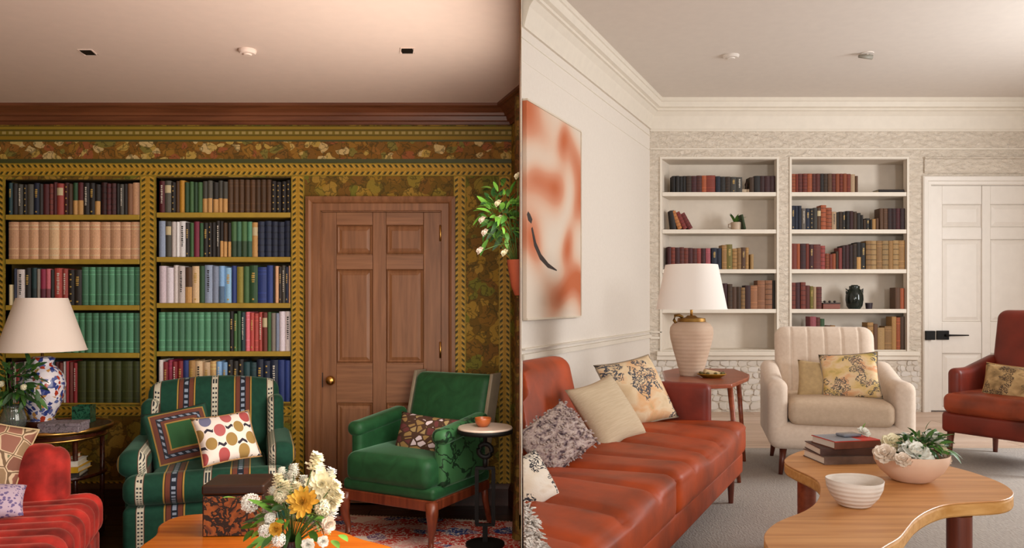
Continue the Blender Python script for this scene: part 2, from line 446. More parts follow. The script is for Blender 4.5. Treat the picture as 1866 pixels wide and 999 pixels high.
k = MB().lathe([(.012, 0), (.012, .02), (.028, .03), (.033, .045), (.028, .06), (.012, .066)], 16).xf(lambda p: Vector((p.x, -p.z, p.y)))
kx, kz = lw(604, 693); k.obj('door_knob', BRASS, d1, True, loc=(kx, yf, kz))
kx, kz = lw(590, 693); MB().box(kx - .016, kx - .008, yf - .003, yf, kz - .05, kz + .05).obj('lock_plate', plain('dark_iron', '#2a1a12', .5), d1)
for py in (425, 638):
    kx, kz = lw(802.5, py); MB().tube([(kx, YL + .004, kz - .055), (kx, YL + .004, kz + .055)], .008, 8).obj('hinge', BRASS, d1, True)
# architrave around the door
ar = [(0, 0), (.022, 0), (.028, .012), (.030, .03), (.018, .038), (.018, .072), (.010, .08), (.008, .098), (0, .098)]
t = MB(); ax0, ax1, az = DR[0], DR[1], DR[3]
rows = []
for (cx, cz, mx, mz) in ((ax0, 0, -1, 0), (ax0, az, -1, 1), (ax1, az, 1, 1), (ax1, 0, 1, 0)):
    rows.append([(cx + mx * w_, YL - p_, cz + mz * w_) for p_, w_ in [(.006, 0), (.014, .004), (.014, .05), (.03, .06), (.04, .075), (.034, .098), (-.001, .098), (-.001, 0)]])
kk = len(rows[0]); t.add([p for r in rows for p in r], [(i * kk + j, i * kk + (j + 1) % kk, (i + 1) * kk + (j + 1) % kk, (i + 1) * kk + j) for i in range(3) for j in range(kk)])
struct(t.obj('trim_2', DOORWOOD))
struct(MB().box(DR[0] - .001, DR[0] + .004, YL, YL + .1, 0, az).box(DR[1] - .004, DR[1] + .001, YL, YL + .1, 0, az).box(DR[0], DR[1], YL, YL + .1, az - .005, az + .001).obj('trim_3', DOORWOOD))

# ------------------------------------------------------------------ setting: right room
def zr(py): return rw(0, py)[1]
def xr(px): return rw(px, 0)[0]
RO1 = (xr(1206), xr(1415), zr(640), zr(290)); RO2 = (xr(1442), xr(1652), zr(640), zr(290))
DR2 = (xr(1696), xr(1900), ZFR, zr(337))
flo = struct(MB().box(0, XR + .1, YB - .1, YR + .5, ZFR - .3, ZFR - .004).obj('floor_right', PLANKS[0]))
for i in range(12):
    y0 = 5.45 + i * .178; x = .02 - (i * .37) % 1.1
    while x < XR:
        x1 = min(XR, x + 1.5); a = max(.02, x)
        wx = CRX - .446 * (YR - y0)
        if x1 - a > .1 and x1 > wx: MB().box(max(a, wx + .01), x1 - .004, y0, min(YR - .001, y0 + .174), ZFR - .004, ZFR + .002).obj('plank', PLANKS[R.randrange(3)], flo)
        x += 1.5
struct(MB().box(-.06, XR + .1, YB - .1, YR + .5, ZCR, ZCR + .1).obj('ceiling_right', CEILR))
wbr = struct(holed(CRX - .1, XR + .1, ZFR, ZCR, [RO1, RO2, DR2], YR, YR + .06).obj('wall_back_right', ROUGH))
def stripr(px0, px1, py0, py1, mat, name, proud):
    return MB().box(xr(px0), xr(px1), YR - proud, YR + .002, zr(py1), zr(py0)).obj(name, mat, wbr, bevel=.004)
stripr(1184, 1930, 235, 240, CREAMTRIM, 'moulding_line', .012)
stripr(1184, 1930, 270, 273, CREAMTRIM, 'moulding_line', .012)
stripr(1683, 1930, 287, 290, ROUGH, 'moulding_line', .03)
stripr(1683, 1930, 290, 316, ROUGH, 'plaster_panel', .018)
stripr(1184, 1206, 604, 607, CREAMTRIM, 'rail_end', .012); stripr(1184, 1202, 614, 618, CREAMTRIM, 'rail_end', .012)
for (a, b, c, d) in ((RO1[0], RO1[1], RO1[2], RO1[3]), (RO2[0], RO2[1], RO2[2], RO2[3])):
    for q in ((a - .02, a, c, d), (b, b + .02, c, d), (a - .02, b + .02, d, d + .02)):
        MB().box(q[0], q[1], YR - .012, YR + .04, q[2], q[3]).obj('niche_edging', CREAMTRIM, wbr)
stripr(1196, 1672, 640, 648, CREAMTRIM, 'ledge', .05); stripr(1196, 1672, 648, 656, CREAMTRIM, 'ledge_moulding', .025)
# rough stonework below the niches and beside the door
def stone_mesh(k):
    rr = random.Random(k); n = 7; pts = []
    for i in range(n):
        a = 2 * PI * i / n + rr.uniform(-.2, .2); q = max(abs(math.cos(a)), abs(math.sin(a)))
        s_ = rr.uniform(.86, 1.0) / q * .5; pts.append((math.cos(a) * s_, math.sin(a) * s_))
    v = [(x, 0, z) for x, z in pts] + [(x * .9, -1, z * .86) for x, z in pts] + [(rr.uniform(-.1, .1), -1.25, rr.uniform(-.1, .1))]
    f = [(i, (i + 1) % n, n + (i + 1) % n, n + i) for i in range(n)] + [(n + i, n + (i + 1) % n, 2 * n) for i in range(n)]
    return MB().add(v, f).mesh('stone')
SM = [stone_mesh(k) for k in range(6)]
for me in SM: me.materials.append(STONES[0])
def stones(px0, px1, py0, py1, rh, wmin, wmax):
    y = py0
    while y < py1 - 3:
        h = min(rh * R.uniform(.8, 1.2), py1 - y); x = px0 - R.uniform(0, 6)
        if py1 - y - h < 5: h = py1 - y
        while x < px1:
            wd = R.uniform(wmin, wmax); a = max(x, px0); b = min(px1, x + wd)
            if b - a > 5:
                me = R.choice(SM); o = mk('stone', me, R.choice(STONES), wbr)
                o.location = (xr((a + b) / 2), YR, zr(y + h / 2)); o.scale = ((b - a) / SR * 1.06, R.uniform(.004, .013), h / SR * 1.06)
                if R.random() < .5: o.rotation_euler = (0, PI, 0)
            x += wd
        y += h
stones(1188, 1462, 657, 748, 11, 9, 22)
stones(1634, 1676, 657, 748, 11, 9, 20)
struct(sweep([(-.45 * 0 + .0, APR), (CRX, YR), (XR, YR), (XR, YB)], [(0, 3.09), (.02, 3.09), (.026, 3.115), (.036, 3.15), (.055, 3.21), (.085, 3.25), (.10, 3.255), (.10, 3.275), (.125, 3.285), (.14, 3.33), (.15, 3.335), (.15, ZCR), (0, ZCR)]).obj('trim_4', CREAMTRIM))
o = bpy.data.objects['trim_4']; clip(o, .004, 1)
# left wall of the right room: rails, panel lines
dw = (Vector((CRX, YR)) - Vector((0, APR))).normalized(); nw = Vector((dw.y, -dw.x))
def wallpt(px, off=0.0):
    """plan point on the slanted wall seen at image column px"""
    t_ = (px - PX) / F; y = (CRX - .446 * YR) / (t_ - .446); return Vector((t_ * y, y)) + nw * off
def rail(px0, px1, z0, z1, proud, name, mat=CREAMTRIM):
    a, b = wallpt(px0), wallpt(px1)
    o = sweep([tuple(a), tuple(b)], [(0, z0), (proud, z0 + .004), (proud, z1 - .004), (0, z1)]).obj(name, mat, wpr)
    clip(o, .004, 1); return o
rail(950, 1184, 1.03, 1.07, .02, 'chair_rail'); rail(950, 1184, 1.09, 1.105, .028, 'chair_rail')
rail(950, 1184, 3.02, 3.032, .008, 'moulding_line'); rail(950, 1184, 2.88, 2.888, .005, 'moulding_line')
rail(950, 1184, ZFR, ZFR + .16, .018, 'skirting')
struct(MB().box(DR[0] - .08, DR[1] + .08, YL + .1, YL + .13, 0, DR[3] + .05).obj('door_light_stop_1', SKIRT)); struct(MB().box(DR2[0] - .03, DR2[1] + .08, YR + .061, YR + .09, ZFR, DR2[3] + .05).obj('door_light_stop_2', SMOOTH))  # unseen backing boards added to stop outside light leaking round the doors
TAUPE = plain('bounce_cutting_taupe', '#8c7c6c', .8, .03)  # tone of the unseen front wall, darkened to cut bounce light
# outer walls with their windows
struct(holed(YB - .1, YR + .4, ZFR, ZCR, [(3.9, 5.1, 1.1, 2.9)], XR, XR + .1).xf(lambda p: Vector((p.y, p.x, p.z))).obj('wall_right', SMOOTH))
struct(holed(XL - .1, XR + .1, 0, ZCR, [(-1.6, .1, .4, 2.5), (1.75, 2.85, 1.4, 2.9)], YB - .1, YB).obj('wall_front', TAUPE))
def window(n, x0, x1, z0, z1, side):
    b = MB().box(x0, x1, -.02, .05, z0, z0 + .06).box(x0, x1, -.02, .05, z1 - .06, z1).box(x0, x0 + .06, -.02, .05, z0, z1).box(x1 - .06, x1, -.02, .05, z0, z1)
    m = MB(); cx = (x0 + x1) / 2
    m.box(cx - .02, cx + .02, 0, .03, z0 + .06, z1 - .06)
    for q in (1, 2): zz = z0 + (z1 - z0) * q / 3; m.box(x0 + .06, x1 - .06, .005, .025, zz - .012, zz + .012)
    fn = (lambda p: Vector((XR + .05 + p.y, p.x, p.z))) if side else (lambda p: Vector((p.x, YB - .05 - p.y, p.z)))
    f = struct(b.xf(fn).obj('window_%d' % n, CREAMTRIM)); m.xf(fn).obj('glazing_bars', CREAMTRIM, f)
pw4 = MB()
for (y0, y1, z0, z1) in ((2.15, 2.19, .76, 2.54), (4.11, 4.15, .76, 2.54), (2.15, 4.15, .76, .80), (2.15, 4.15, 2.50, 2.54)): pw4.box(-.0058, -.0016 * 1.5, y0, y1, z0, z1)
w4 = struct(pw4.obj('window_4', DOORWOOD))
FRO = NM('frosted_glowing_glass', .4).color('#efe6d8'); FRO.b.inputs['Emission Color'].default_value = (1, .93, .84, 1); FRO.b.inputs['Emission Strength'].default_value = 1.6  # emission stands in for daylight; the partition behind the panes is solid
for (y0, y1) in ((2.19, 3.13), (3.17, 4.11)): MB().box(-.0046, -.0036, y0, y1, .80, 2.50).obj('pane', FRO.m, w4)
MB().box(-.0058, -.0034, 3.13, 3.17, .80, 2.50).obj('mullion', DOORWOOD, w4)
window(1, 3.9, 5.1, 1.1, 2.9, True); window(2, -1.6, .1, .4, 2.5, False); window(3, 1.75, 2.85, 1.4, 2.9, False)
# white panelled door
d2 = struct(MB().box(DR2[0] + .004, DR2[1] - .004, YR + .03, YR + .05, ZFR + .01, DR2[3] - .004).obj('door_2', WHITEDOOR))
C2 = ((1718, 1790), (1806, 1878)); Z2 = ((372, 414), (436, 587), (644, 742)); yf2 = YR + .012
for a, b in ((1696, 1718), (1790, 1806), (1878, 1900)): MB().box(xr(a) + .005, xr(b), yf2, YR + .032, ZFR + .012, DR2[3] - .006).obj('stile', WHITEDOOR, d2, bevel=.003)
for c, d in ((337, 372), (414, 436), (587, 644), (742, 751)):
    for a, b in C2: MB().box(xr(a), xr(b), yf2, YR + .032, max(ZFR + .012, zr(d)), zr(c) - .006).obj('rail', WHITEDOOR, d2, bevel=.003)
for a, b in C2:
    for c, d in Z2: framed_panel(d2, xr(a), xr(b), zr(d), zr(c), YR + .031, WHITEDOOR, .016, .03)
x0, z0 = rw(1718, 611); lvp = MB().box(x0 - .06, x0 + .06, yf2 - .02, yf2, z0 - .045, z0 + .045).obj('lever_plate', BLACKMETAL, d2, bevel=.004)
MB().tube([(x0 + .02, yf2 - .015, z0), (x0 + .03, yf2 - .05, z0), (x0 + .06, yf2 - .055, z0), (x0 + .235, yf2 - .05, z0)], [.012, .011, .009, .006], 8).obj('door_lever', BLACKMETAL, lvp, True)
x0, z0 = rw(1691, 611); MB().box(x0 - .048, x0 + .045, YR - .055, YR - .03, z0 - .045, z0 + .045).obj('strike_plate', BLACKMETAL, d2, bevel=.004)
rows = []; az = DR2[3]
for (cx, cz, mx, mz) in ((DR2[0], ZFR, -1, 0), (DR2[0], az, -1, 1), (DR2[1], az, 1, 1), (DR2[1], ZFR, 1, 0)):
    rows.append([(cx + mx * w_, YR - p_, cz + mz * w_) for p_, w_ in [(.0, 0), (.012, .004), (.014, .03), (.026, .04), (.03, .075), (.022, .085), (-.001, .085), (-.001, 0)]])
t = MB().add([p for r in rows for p in r], [(i * kk + j, i * kk + (j + 1) % kk, (i + 1) * kk + (j + 1) % kk, (i + 1) * kk + j) for i in range(3) for j in range(kk)])
struct(t.obj('trim_5', WHITEDOOR))
struct(MB().box(DR2[0] - .001, DR2[0] + .004, YR, YR + .06, ZFR, az).box(DR2[0], DR2[1], YR, YR + .06, az - .004, az + .001).obj('trim_6', WHITEDOOR))
# ------------------------------------------------------------------ bookcases
def bookcase(name, label, op, yw, dep, sl, sr, shelves, th, zfn, mat_in, mat_edge):
    x0, x1, z0, z1 = op
    t = thing(name, label, 'bookcase', ((x0 + x1) / 2, yw, z0)); ox, oy, oz = t.location
    def pt(poly, za, zb, nm, m, bev=0):
        o = MB().prism([(x - ox, y - oy) for x, y in poly], za - oz, zb - oz).obj(nm, m, t, bevel=bev); return o
    y1 = yw + dep; a1, b1 = x0 + sl * dep, x1 + sr * dep; g = .0012
    pt([(a1 - .02, y1), (b1 + .02, y1), (b1 + .02, y1 + .02), (a1 - .02, y1 + .02)], z0 - .02, z1 + .02, 'back_panel', mat_in)
    ys = yw + .062
    pt([(x0 + g, yw + .001), (a1 + g, y1), (a1 - .02, y1), (x0 - .02, ys), (x0 + g, ys)], z0, z1, 'side_panel', mat_in)
    pt([(x1 - g, yw + .001), (x1 - g, ys), (x1 + .02, ys), (b1 + .02, y1), (b1 - g, y1)], z0, z1, 'side_panel', mat_in)
    pt([(x0, yw + .001), (x1, yw + .001), (b1, y1), (a1, y1)], z1 - .004, z1 - g, 'top_panel', mat_in)
    for i, py in enumerate(shelves):
        z = zfn(py); last = i == len(shelves) - 1
        za, zb = (z + .001, z + .012) if last else (z - th / 2, z + th / 2)
        pt([(x0 + .002, yw - (.0 if last else .004)), (x1 - .002, yw - (.0 if last else .004)), (b1 - .002, y1), (a1 + .002, y1)], za, zb, 'shelf', mat_edge, .003)
    return t
SHL1 = [396, 477, 561, 648, 738]; SHL2 = [392, 473, 557, 645, 736]; THL = .034
bookcase('built_in_bookcase', 'gold-painted built-in bookcase at the far left, behind the white-shaded lamp', OP1, YL, .27, 0, 0, SHL1, THL, zl, GOLDD, GOLD)
bookcase('built_in_bookcase', 'gold-painted built-in bookcase between the gold post and the pine door', OP2, YL, .27, 0, 0, SHL2, THL, zl, GOLDD, GOLD)
SHR = [354, 422, 494.5, 567, 640]; THR = .04
bookcase('white_bookcase', 'cream recessed bookcase behind the beige ceramic lamp, its lowest bay empty', RO1, YR, .30, .446, .446, SHR, THR, zr, NICHE, CREAMTRIM)
bookcase('white_bookcase', 'cream recessed bookcase behind the cream armchair, holding a black vase', RO2, YR, .30, .10, .446, SHR, THR, zr, NICHE, CREAMTRIM)

# ------------------------------------------------------------------ books
def unit_cover():
    b = MB(); n = 5; th = .07; pr = []
    sp = [(-.5 + i / n, -.06 * math.sin(PI * i / n)) for i in range(n + 1)]          # rounded spine
    outer = [(-.5, 1.0)] + sp + [(.5, 1.0)]
    inner = [(.5 - th, 1.0), (.5 - th, .05), (-.5 + th, .05), (-.5 + th, 1.0)]
    poly = outer + inner; return b.prism(poly, 0, 1)
def unit_pages(): return MB().box(-.44, .44, .05, .96, .02, .97)
def spine_patch(rects, out=.012):
    b = MB()
    for (x0, x1, z0, z1) in rects:
        n = 4; fr = []; 
        for i in range(n + 1):
            x = x0 + (x1 - x0) * i / n; y = -.06 * math.sin(PI * (x + .5)) - out; fr.append((x, y))
        poly = fr + [(x1, -.06 * math.sin(PI * (x1 + .5)) + .02), (x0, -.06 * math.sin(PI * (x0 + .5)) + .02)]
        b.prism(poly, z0, z1)
    return b
rr = random.Random(3)
def letters(z0, z1, hw=.16):
    out = []; z = z0
    while z < z1: h = rr.uniform(.018, .04); out.append((-hw * rr.uniform(.6, 1), hw * rr.uniform(.6, 1), z, z + h)); z += h + rr.uniform(.012, .03)
    return out
def mesh_of(b, name):
    me = b.mesh(name); bm = bmesh.new(); bm.from_mesh(me); bmesh.ops.recalc_face_normals(bm, faces=bm.faces); bm.to_mesh(me); bm.free(); return me
COVER = mesh_of(unit_cover(), 'book_cover'); PAGES = mesh_of(unit_pages(), 'page_block')
MARKS = {
    'g': mesh_of(spine_patch([(-.5, .5, .80, .815), (-.5, .5, .27, .285), (-.5, .5, .10, .112), (-.5, .5, .90, .912)]), 'spine_lines'),
    't': mesh_of(spine_patch(letters(.30, .85)), 'spine_lettering'),
    's': mesh_of(spine_patch(letters(.55, .8, .2) + [(-.12, .12, .08, .12)]), 'spine_lettering'),
    'l': mesh_of(spine_patch([(-.47, .47, .62, .86)]), 'spine_label'),
    'b': mesh_of(spine_patch([(-.5, .5, .0, .45)]), 'spine_band'),
    'd': mesh_of(spine_patch([(-.12, .12, q, q + .035) for q in (.1, .3, .5, .7, .85)]), 'spine_dots'),
    'r': mesh_of(spine_patch([(-.5, .5, q, q + .022) for q in (.14, .32, .5, .68, .86)], .03), 'raised_bands'),
}
PAPER = plain('book_paper', '#cdbfa2', .9, .05)
for me in [COVER, PAGES] + list(MARKS.values()): me.materials.append(PAPER)
def cloth(h): return plain('book_cloth_' + h[1:], h, .62, .22, 25, .15, 200)
ORD = ['first', 'second', 'third', 'fourth', 'fifth', 'sixth', 'seventh', 'eighth', 'ninth', 'tenth', 'eleventh', 'twelfth', 'thirteenth', 'fourteenth', 'fifteenth', 'sixteenth', 'seventeenth', 'eighteenth', 'nineteenth', 'twentieth']
def ordw(i): return ORD[i] if i < 20 else ('twenty-' + ORD[i - 20] if i < 29 else 'thirtieth')
# colour code: hex, words
PALT = {
    'k': ('#1c1512', 'black'), 'K': ('#2a2420', 'charcoal'), 'm': ('#4a161a', 'maroon'), 'M': ('#3a1616', 'dark maroon'), 'r': ('#8e2226', 'red'), 'R': ('#a5443c', 'brick red'),
    'n': ('#1a2238', 'navy'), 'N': ('#22346e', 'royal blue'), 'b': ('#4a3018', 'brown'), 'B': ('#6e4a30', 'mid brown'), 'p': ('#d2a17c', 'peach'), 'g': ('#46785a', 'green'),
    'G': ('#343a14', 'dark olive green'), 'e': ('#27482a', 'forest green'), 'E': ('#3d5f36', 'moss green'), 'w': ('#cfc3bf', 'white'), 'W': ('#c9b8c0', 'pale lilac'), 'c': ('#d6b38c', 'cream'), 't': ('#b88a50', 'tan'),
    'u': ('#8b97ae', 'pale blue-grey'), 'U': ('#7fa6cf', 'light blue'), 'o': ('#8a7c30', 'olive'), 'y': ('#c98f2a', 'amber'), 'T': ('#1e3c40', 'dark teal'), 'x': ('#7a7066', 'grey'), 'X': ('#4a463e', 'dark grey'),
    'P': ('#c2606a', 'pink'), 'C': ('#7d1f3a', 'crimson'), 'q': ('#b45a30', 'rust orange'), 'Q': ('#8a3622', 'russet'), 'z': ('#6a2a20', 'red-brown'), 'Z': ('#c8a066', 'golden tan'), 's': ('#b87a50', 'salmon tan'), 'j': ('#5aa57c', 'sea green'),
}
GILT = plain('gilt_lettering', '#b9954a', .4, .1); WHT = plain('white_lettering', '#cfc6b8', .6, .05); BLK = plain('black_lettering', '#201a18', .6, .05); DKL = plain('dark_spine_patch', '#241a16', .6)
MK = {'g': None, 't': WHT, 's': GILT, 'l': plain('cream_spine_label', '#bfae88', .7), 'b': None, 'd': GILT, 'r': None}
def book(name_lbl, cx, y, z, w, d, h, hexc, mark=None, mcol=None, lean=0.0, group=None, yaw=0.0, flat=None):
    t = thing('book', name_lbl, 'book', (cx, y, z), group=group)
    t.scale = (w, d, h); t.rotation_euler = (0, lean, yaw)
    cv = mk('cover', COVER, cloth(hexc), t); mk('page_block', PAGES, PAPER, t)
    if mark:
        m = mcol or MK[mark] or cloth(shade(hexc, .62 if mark != 'g' else 1.35))
        q = mk(MARKS[mark].name.split('.')[0], MARKS[mark], m, cv)
        if mark not in 'lb': q['kind'] = 'stuff'
    return t
def shelf_books(spec, x0, x1, zs, ztop, yw, d, sc, where, group, back=.018, dim=1.0):
    """spec: tokens code[:width][/height][mark]; widths are in pixels scaled to fill x0..x1"""
    tok = []
    for q in spec.split():
        hfrac, mark, lean = None, None, 0
        if '~' in q: q, l_ = q.split('~'); lean = float(l_)
        if '*' in q: q, mark = q.split('*')
        if '/' in q: q, hh = q.split('/'); hfrac = float(hh)
        c, wd = q[0], float(q[1:] or 10)
        tok.append((c, wd, hfrac, mark, lean))
    tot = sum(t_[1] for t_ in tok); k = (x1 - x0) / tot; x = x0; n = 0
    for c, wd, hf, mark, lean in tok:
        w_ = wd * k
        if c != '_':
            h = (ztop - zs) * (hf or R.uniform(.86, .93))
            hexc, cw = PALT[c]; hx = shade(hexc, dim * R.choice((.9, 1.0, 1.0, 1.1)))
            mc = None
            if mark == 't' and c in 'wWcu': mc = BLK
            if mark == 'L': mark, mc = 'b', cloth(PALT['t'][0])
            dy = R.uniform(0, .012)
            lb = '%s book, %s from left on %s' % (cw, ordw(n), where)
            book(lb, x + w_ / 2, yw + back + dy, zs + .0005, w_ * .965, d * R.uniform(.9, 1.0), h, hx, mark, mc, lean, group)
            n += 1
        x += w_
LN = ['top shelf', 'second shelf down', 'third shelf down', 'fourth shelf down', 'bottom shelf']
BK1 = ['T8*s k9 X9*t k8*d X11 n11*s K7 m11 z7*r m7 R12*l M9*d b7 e9*L m11*L k11*t k10*s k10*L M11*r m8*r M9*r k6 X8*t k7 B9 p14',
       ' '.join(['p10/.95*g'] * 13),
       'c8/.5 _3 n5 w15*t k11*s T10*b x7 C10*b P9*b k6 R16*t R10*t k12*d K14*s ' + ' '.join(['g12/.93*g'] * 9),
       ' '.join(['g10/.93*g'] * 19),
       'm9 w7*t r8 X9*t w8*s m9 k9 x10*t r8 w9 T9 m8 z9 w7 r6 z8/.9 r8/.88*t ' + ' '.join('G%d/.92*g' % q for q in (18, 20, 17, 17, 19, 24, 16))]
BK2 = ['m11*t X12*l k8*d b7 y10/.92 e8 E8 e8 E8 X10*L X9*L K10*L X9*L X9*L ' + ' '.join(['b10/.94*g'] * 8) + ' k9*d k9*d k9*d k9*d',
       'u12 X11*l w8/.9 w6/.9 w12*t K7*s E8 C10 e7 k9*s k7*d k7 K8*t k6*L b7*L k7*L E10/.9*b g9/.9*b E10/.9*b g9/.9*b t11/.88*l n12*r n12*r n12*r n12*r n12*r',
       'W13 W13 w9 w12*t b12*L c13*s e9 u14*t u12 U10*b U13*s N8 o13 E10 e15*s N16*g N11 k4 p6/.9 K6*s X6*t n6*s p4',
       ' '.join(['g10.5/.9*g'] * 11) + ' k6*s E6*s e6 T7*t P7*g R7*s R7*g R7*t z8*l E6 x7 u6 W9 w10*t',
       'w7 r8*s C8*g r8*t r9*s N10 t11*s c12*t c12*s Z11*g U9*t U9*s k9*d K9*s k9*d T11 T11*g n11*s n11*d n13*t N11 N11']
G1, G2, G3, G4 = 'books in the bookcase behind the white-shaded lamp', 'books in the bookcase beside the pine door', 'books in the recess behind the ceramic lamp', 'books in the recess behind the cream armchair'
def fill(specs, op, sh, th, zf, yw, d, where, grp, sc):
    tops = [op[3]] + [zf(q) - th / 2 for q in sh[:-1]]
    for i, sp in enumerate(specs):
        if not sp: continue
        zs = zf(sh[i]) + (th / 2 if i < len(sh) - 1 else .012)
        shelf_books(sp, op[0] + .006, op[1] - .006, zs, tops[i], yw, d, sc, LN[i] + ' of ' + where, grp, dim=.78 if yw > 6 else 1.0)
fill(BK1, OP1, SHL1, THL, zl, YL, .17, 'bookcase behind white-shaded lamp', G1, SL)
fill(BK2, OP2, SHL2, THL, zl, YL, .17, 'bookcase beside pine door', G2, SL)
RK1 = ['_18 k6/.5*r K6/.5*r k6/.49*r K6/.5*r b9/.5*r m9/.5*r z9/.51*r q8/.51*g Q16/.52*g n8/.49*r K9/.48*r b9/.48*r X10/.47*s X10/.46*t _13 b8/.46 k10/.5 M8/.5*g m9/.5*g M9/.5*g',
       '', 
       '_11 m6/.63 Q8/.62*r m8/.61*g z8/.62*r Q8/.6*r m8/.6*g z8/.59*r R8/.59*g m8/.59*r P9/.59*g _2 n10/.6*s n9/.59*r t9/.68*g o11/.7*s t9/.58*r t7/.6*g B8/.61*s t6/.61*g _3 Z6/.42 _40',
       '_11 m8/.7*r z8/.7*g m8/.68*r z9/.66 Q9/.72*r z9/.7*g m9/.7*r b8/.7 z8/.68*r M8/.72*g m9/.72*r m8/.72*g b8/.7*r B8/.62 b7/.62*g t7/.6*r M9/.66 s12/.66*g s13/.8*g s12/.8*r K5/.8']
RK2 = ['q9/.56*r Q5/.56 z9/.57*r Q9/.57*r q9/.57*g z8/.57*r z8/.57*g K7/.57*r b8/.57*r B8/.57*g z8/.57*r q7/.57 Q7/.57*r q7/.57 Q8/.56*g c9/.55 B5/.5 _92',
       'n8/.72*s n8/.72*r n7/.72 x9/.64*t n9/.64*s k9/.64*d X8/.66 B8/.66*l q12/.74*r q12/.66*r c10/.54*t K6/.52 b7/.54*r K8/.54*s k8/.56*r M8/.56*g b8/.54 K8/.5 k6/.44 b6/.3 K9/.34*s k5/.3 t8/.32 B6/.34 _3 B8/.64 B9/.64*g M10/.64*r M9/.64*r m9/.64*g M10/.64*r',
       'Q12/.72 q7/.72 m12/.72*r Q7/.72 m9/.7*s z15/.7*g R10/.66*r q8/.44*r Q7/.42*g q7/.44 b6/.5 R7/.6 M7/.66*r m8/.68*g M8/.68*r b8/.72*r k9/.76*L K10/.74*s t11/.8*r Z12/.8*r t12/.8*g Z13/.8*r t9/.8 Z12/.81*r t13/.81*g',
       'Q8/.74*r m9/.74*g Q9/.75*r z8/.66 o6/.64*s c5/.62 z10/.62*r _132 B9/.6 q8/.58',
       'm7/.6*g z7/.6 m8/.6*r z8/.62*s R8/.62 P12/.9 z8/.88*g E9/.84 B11/.66 t10/.66 _6 b18/.62*L c16/.6 _4 B20/.62*s t12/.74*r B8/.7 Z14/.6 t14/.64*g t9/.9 q8/.88*g b9/.9']
fill(RK1, RO1, SHR, THR, zr, YR, .13, 'recess behind ceramic lamp', G3, SR)
fill(RK2, RO2, SHR, THR, zr, YR, .13, 'recess behind cream armchair', G4, SR)
# leaning group on the second shelf of the recess behind the lamp
zs = zr(SHR[1]) + THR / 2
for i, (px, hx, cw, h, ln) in enumerate(((1226, '#231d1c', 'black', .19, .12), (1237, '#b4713a', 'tan-orange', .19, .36), (1247, '#7a2a22', 'red', .185, .45), (1257, '#6a2420', 'dark red', .175, .50))):
    b = book('%s book leaning left on second shelf behind ceramic lamp' % cw, xr(px) , YR + .03, zs, .042, .12, h, hx, 'r' if i else None, None, -ln, 'leaning books behind the lamp')
    b.location.x += math.cos(ln) * .02; b.location.z = zs + math.sin(ln) * .021
# dark book lying flat at the end of the top shelf on the right
zs = zr(SHR[0]) + THR / 2
b = book('thin black book lying flat on top shelf behind cream armchair', xr(1628), YR + .03, zs, .03, .14, .25, '#201a18', None, None, 0, G4)
b.rotation_euler = (0, PI / 2, 0); b.location.x = xr(1604); b.location.z = zs + .0155
# ------------------------------------------------------------------ soft goods and flowers: shared builders
def pillow_mesh(w, h, t, n=18, pinch=.07, lump=0.0, seed=1):
    rs = random.Random(seed); ph = [rs.uniform(0, 6) for _ in range(6)]
    b = MB(); v = []; f = []
    def pt(i, j, sg):
        u = -1 + 2 * i / n; q = -1 + 2 * j / n
        x = u * w / 2 * (1 - pinch * (1 - q * q)); z = q * h / 2 * (1 - pinch * (1 - u * u))
        k = max(0, (1 - u * u)) ** .42 * max(0, (1 - q * q)) ** .42
        k *= 1 + lump * (math.sin(3.1 * u + ph[0]) * math.sin(2.7 * q + ph[1]) + .5 * math.sin(6 * u + ph[2] + 3 * q))
        return (x, sg * t / 2 * k, z)
    for sg in (-1, 1):
        o = len(v)
        for i in range(n + 1):
            for j in range(n + 1): v.append(pt(i, j, sg))
        for i in range(n):
            for j in range(n):
                q = (o + i * (n + 1) + j, o + (i + 1) * (n + 1) + j, o + (i + 1) * (n + 1) + j + 1, o + i * (n + 1) + j + 1)
                f.append(q if sg < 0 else q[::-1])
    b.add(v, f); me = b.mesh('pillow')
    bm = bmesh.new(); bm.from_mesh(me); bmesh.ops.remove_doubles(bm, verts=bm.verts, dist=1e-5); bm.to_mesh(me); bm.free()
    return me
def pillow(name, label, loc, w, h, t, mat, roll=0, tilt=15, yaw=0, piping=None, group=None, lump=.06, seed=1, pinch=.07):
    o = mk(name, pillow_mesh(w, h, t, 18, pinch, lump, seed), mat, None, True)
    o.rotation_mode = 'YXZ'; o.rotation_euler = (math.radians(-tilt), math.radians(roll), math.radians(yaw)); o.location = loc
    tag(o, label, 'cushion', group)
    if piping:
        pts = []; n = 14
        for (a, c, d, e) in ((-1, -1, 1, -1), (1, -1, 1, 1), (1, 1, -1, 1), (-1, 1, -1, -1)):
            for i in range(n):
                u = a + (d - a) * i / n; q = c + (e - c) * i / n
                pts.append((u * w / 2 * (1 - pinch * (1 - q * q)), 0, q * h / 2 * (1 - pinch * (1 - u * u))))
        MB().tube(pts, .0045, 6, True).obj('piping', piping, o, True)
    return o
def leaf_mesh(l, w, curl=.25, fold=.15):
    v = []; n = 5
    for i in range(n + 1):
        t = i / n; ww = w * math.sin(PI * min(1, t * .92 + .06)) ** .8 * .5; z = -curl * l * t * t; y = l * t
        v += [(-ww, y, z + fold * ww), (0, y, z), (ww, y, z + fold * ww)]
    f = []
    for i in range(n): a = i * 3; f += [(a, a + 1, a + 4, a + 3), (a + 1, a + 2, a + 5, a + 4)]
    return MB().add(v, f).mesh('leaf')
def aim(o, d, roll=0.0):
    d = Vector(d).normalized(); q = d.to_track_quat('Y', 'Z'); o.rotation_mode = 'QUATERNION'
    o.rotation_quaternion = q @ Euler((0, roll, 0)).to_quaternion()
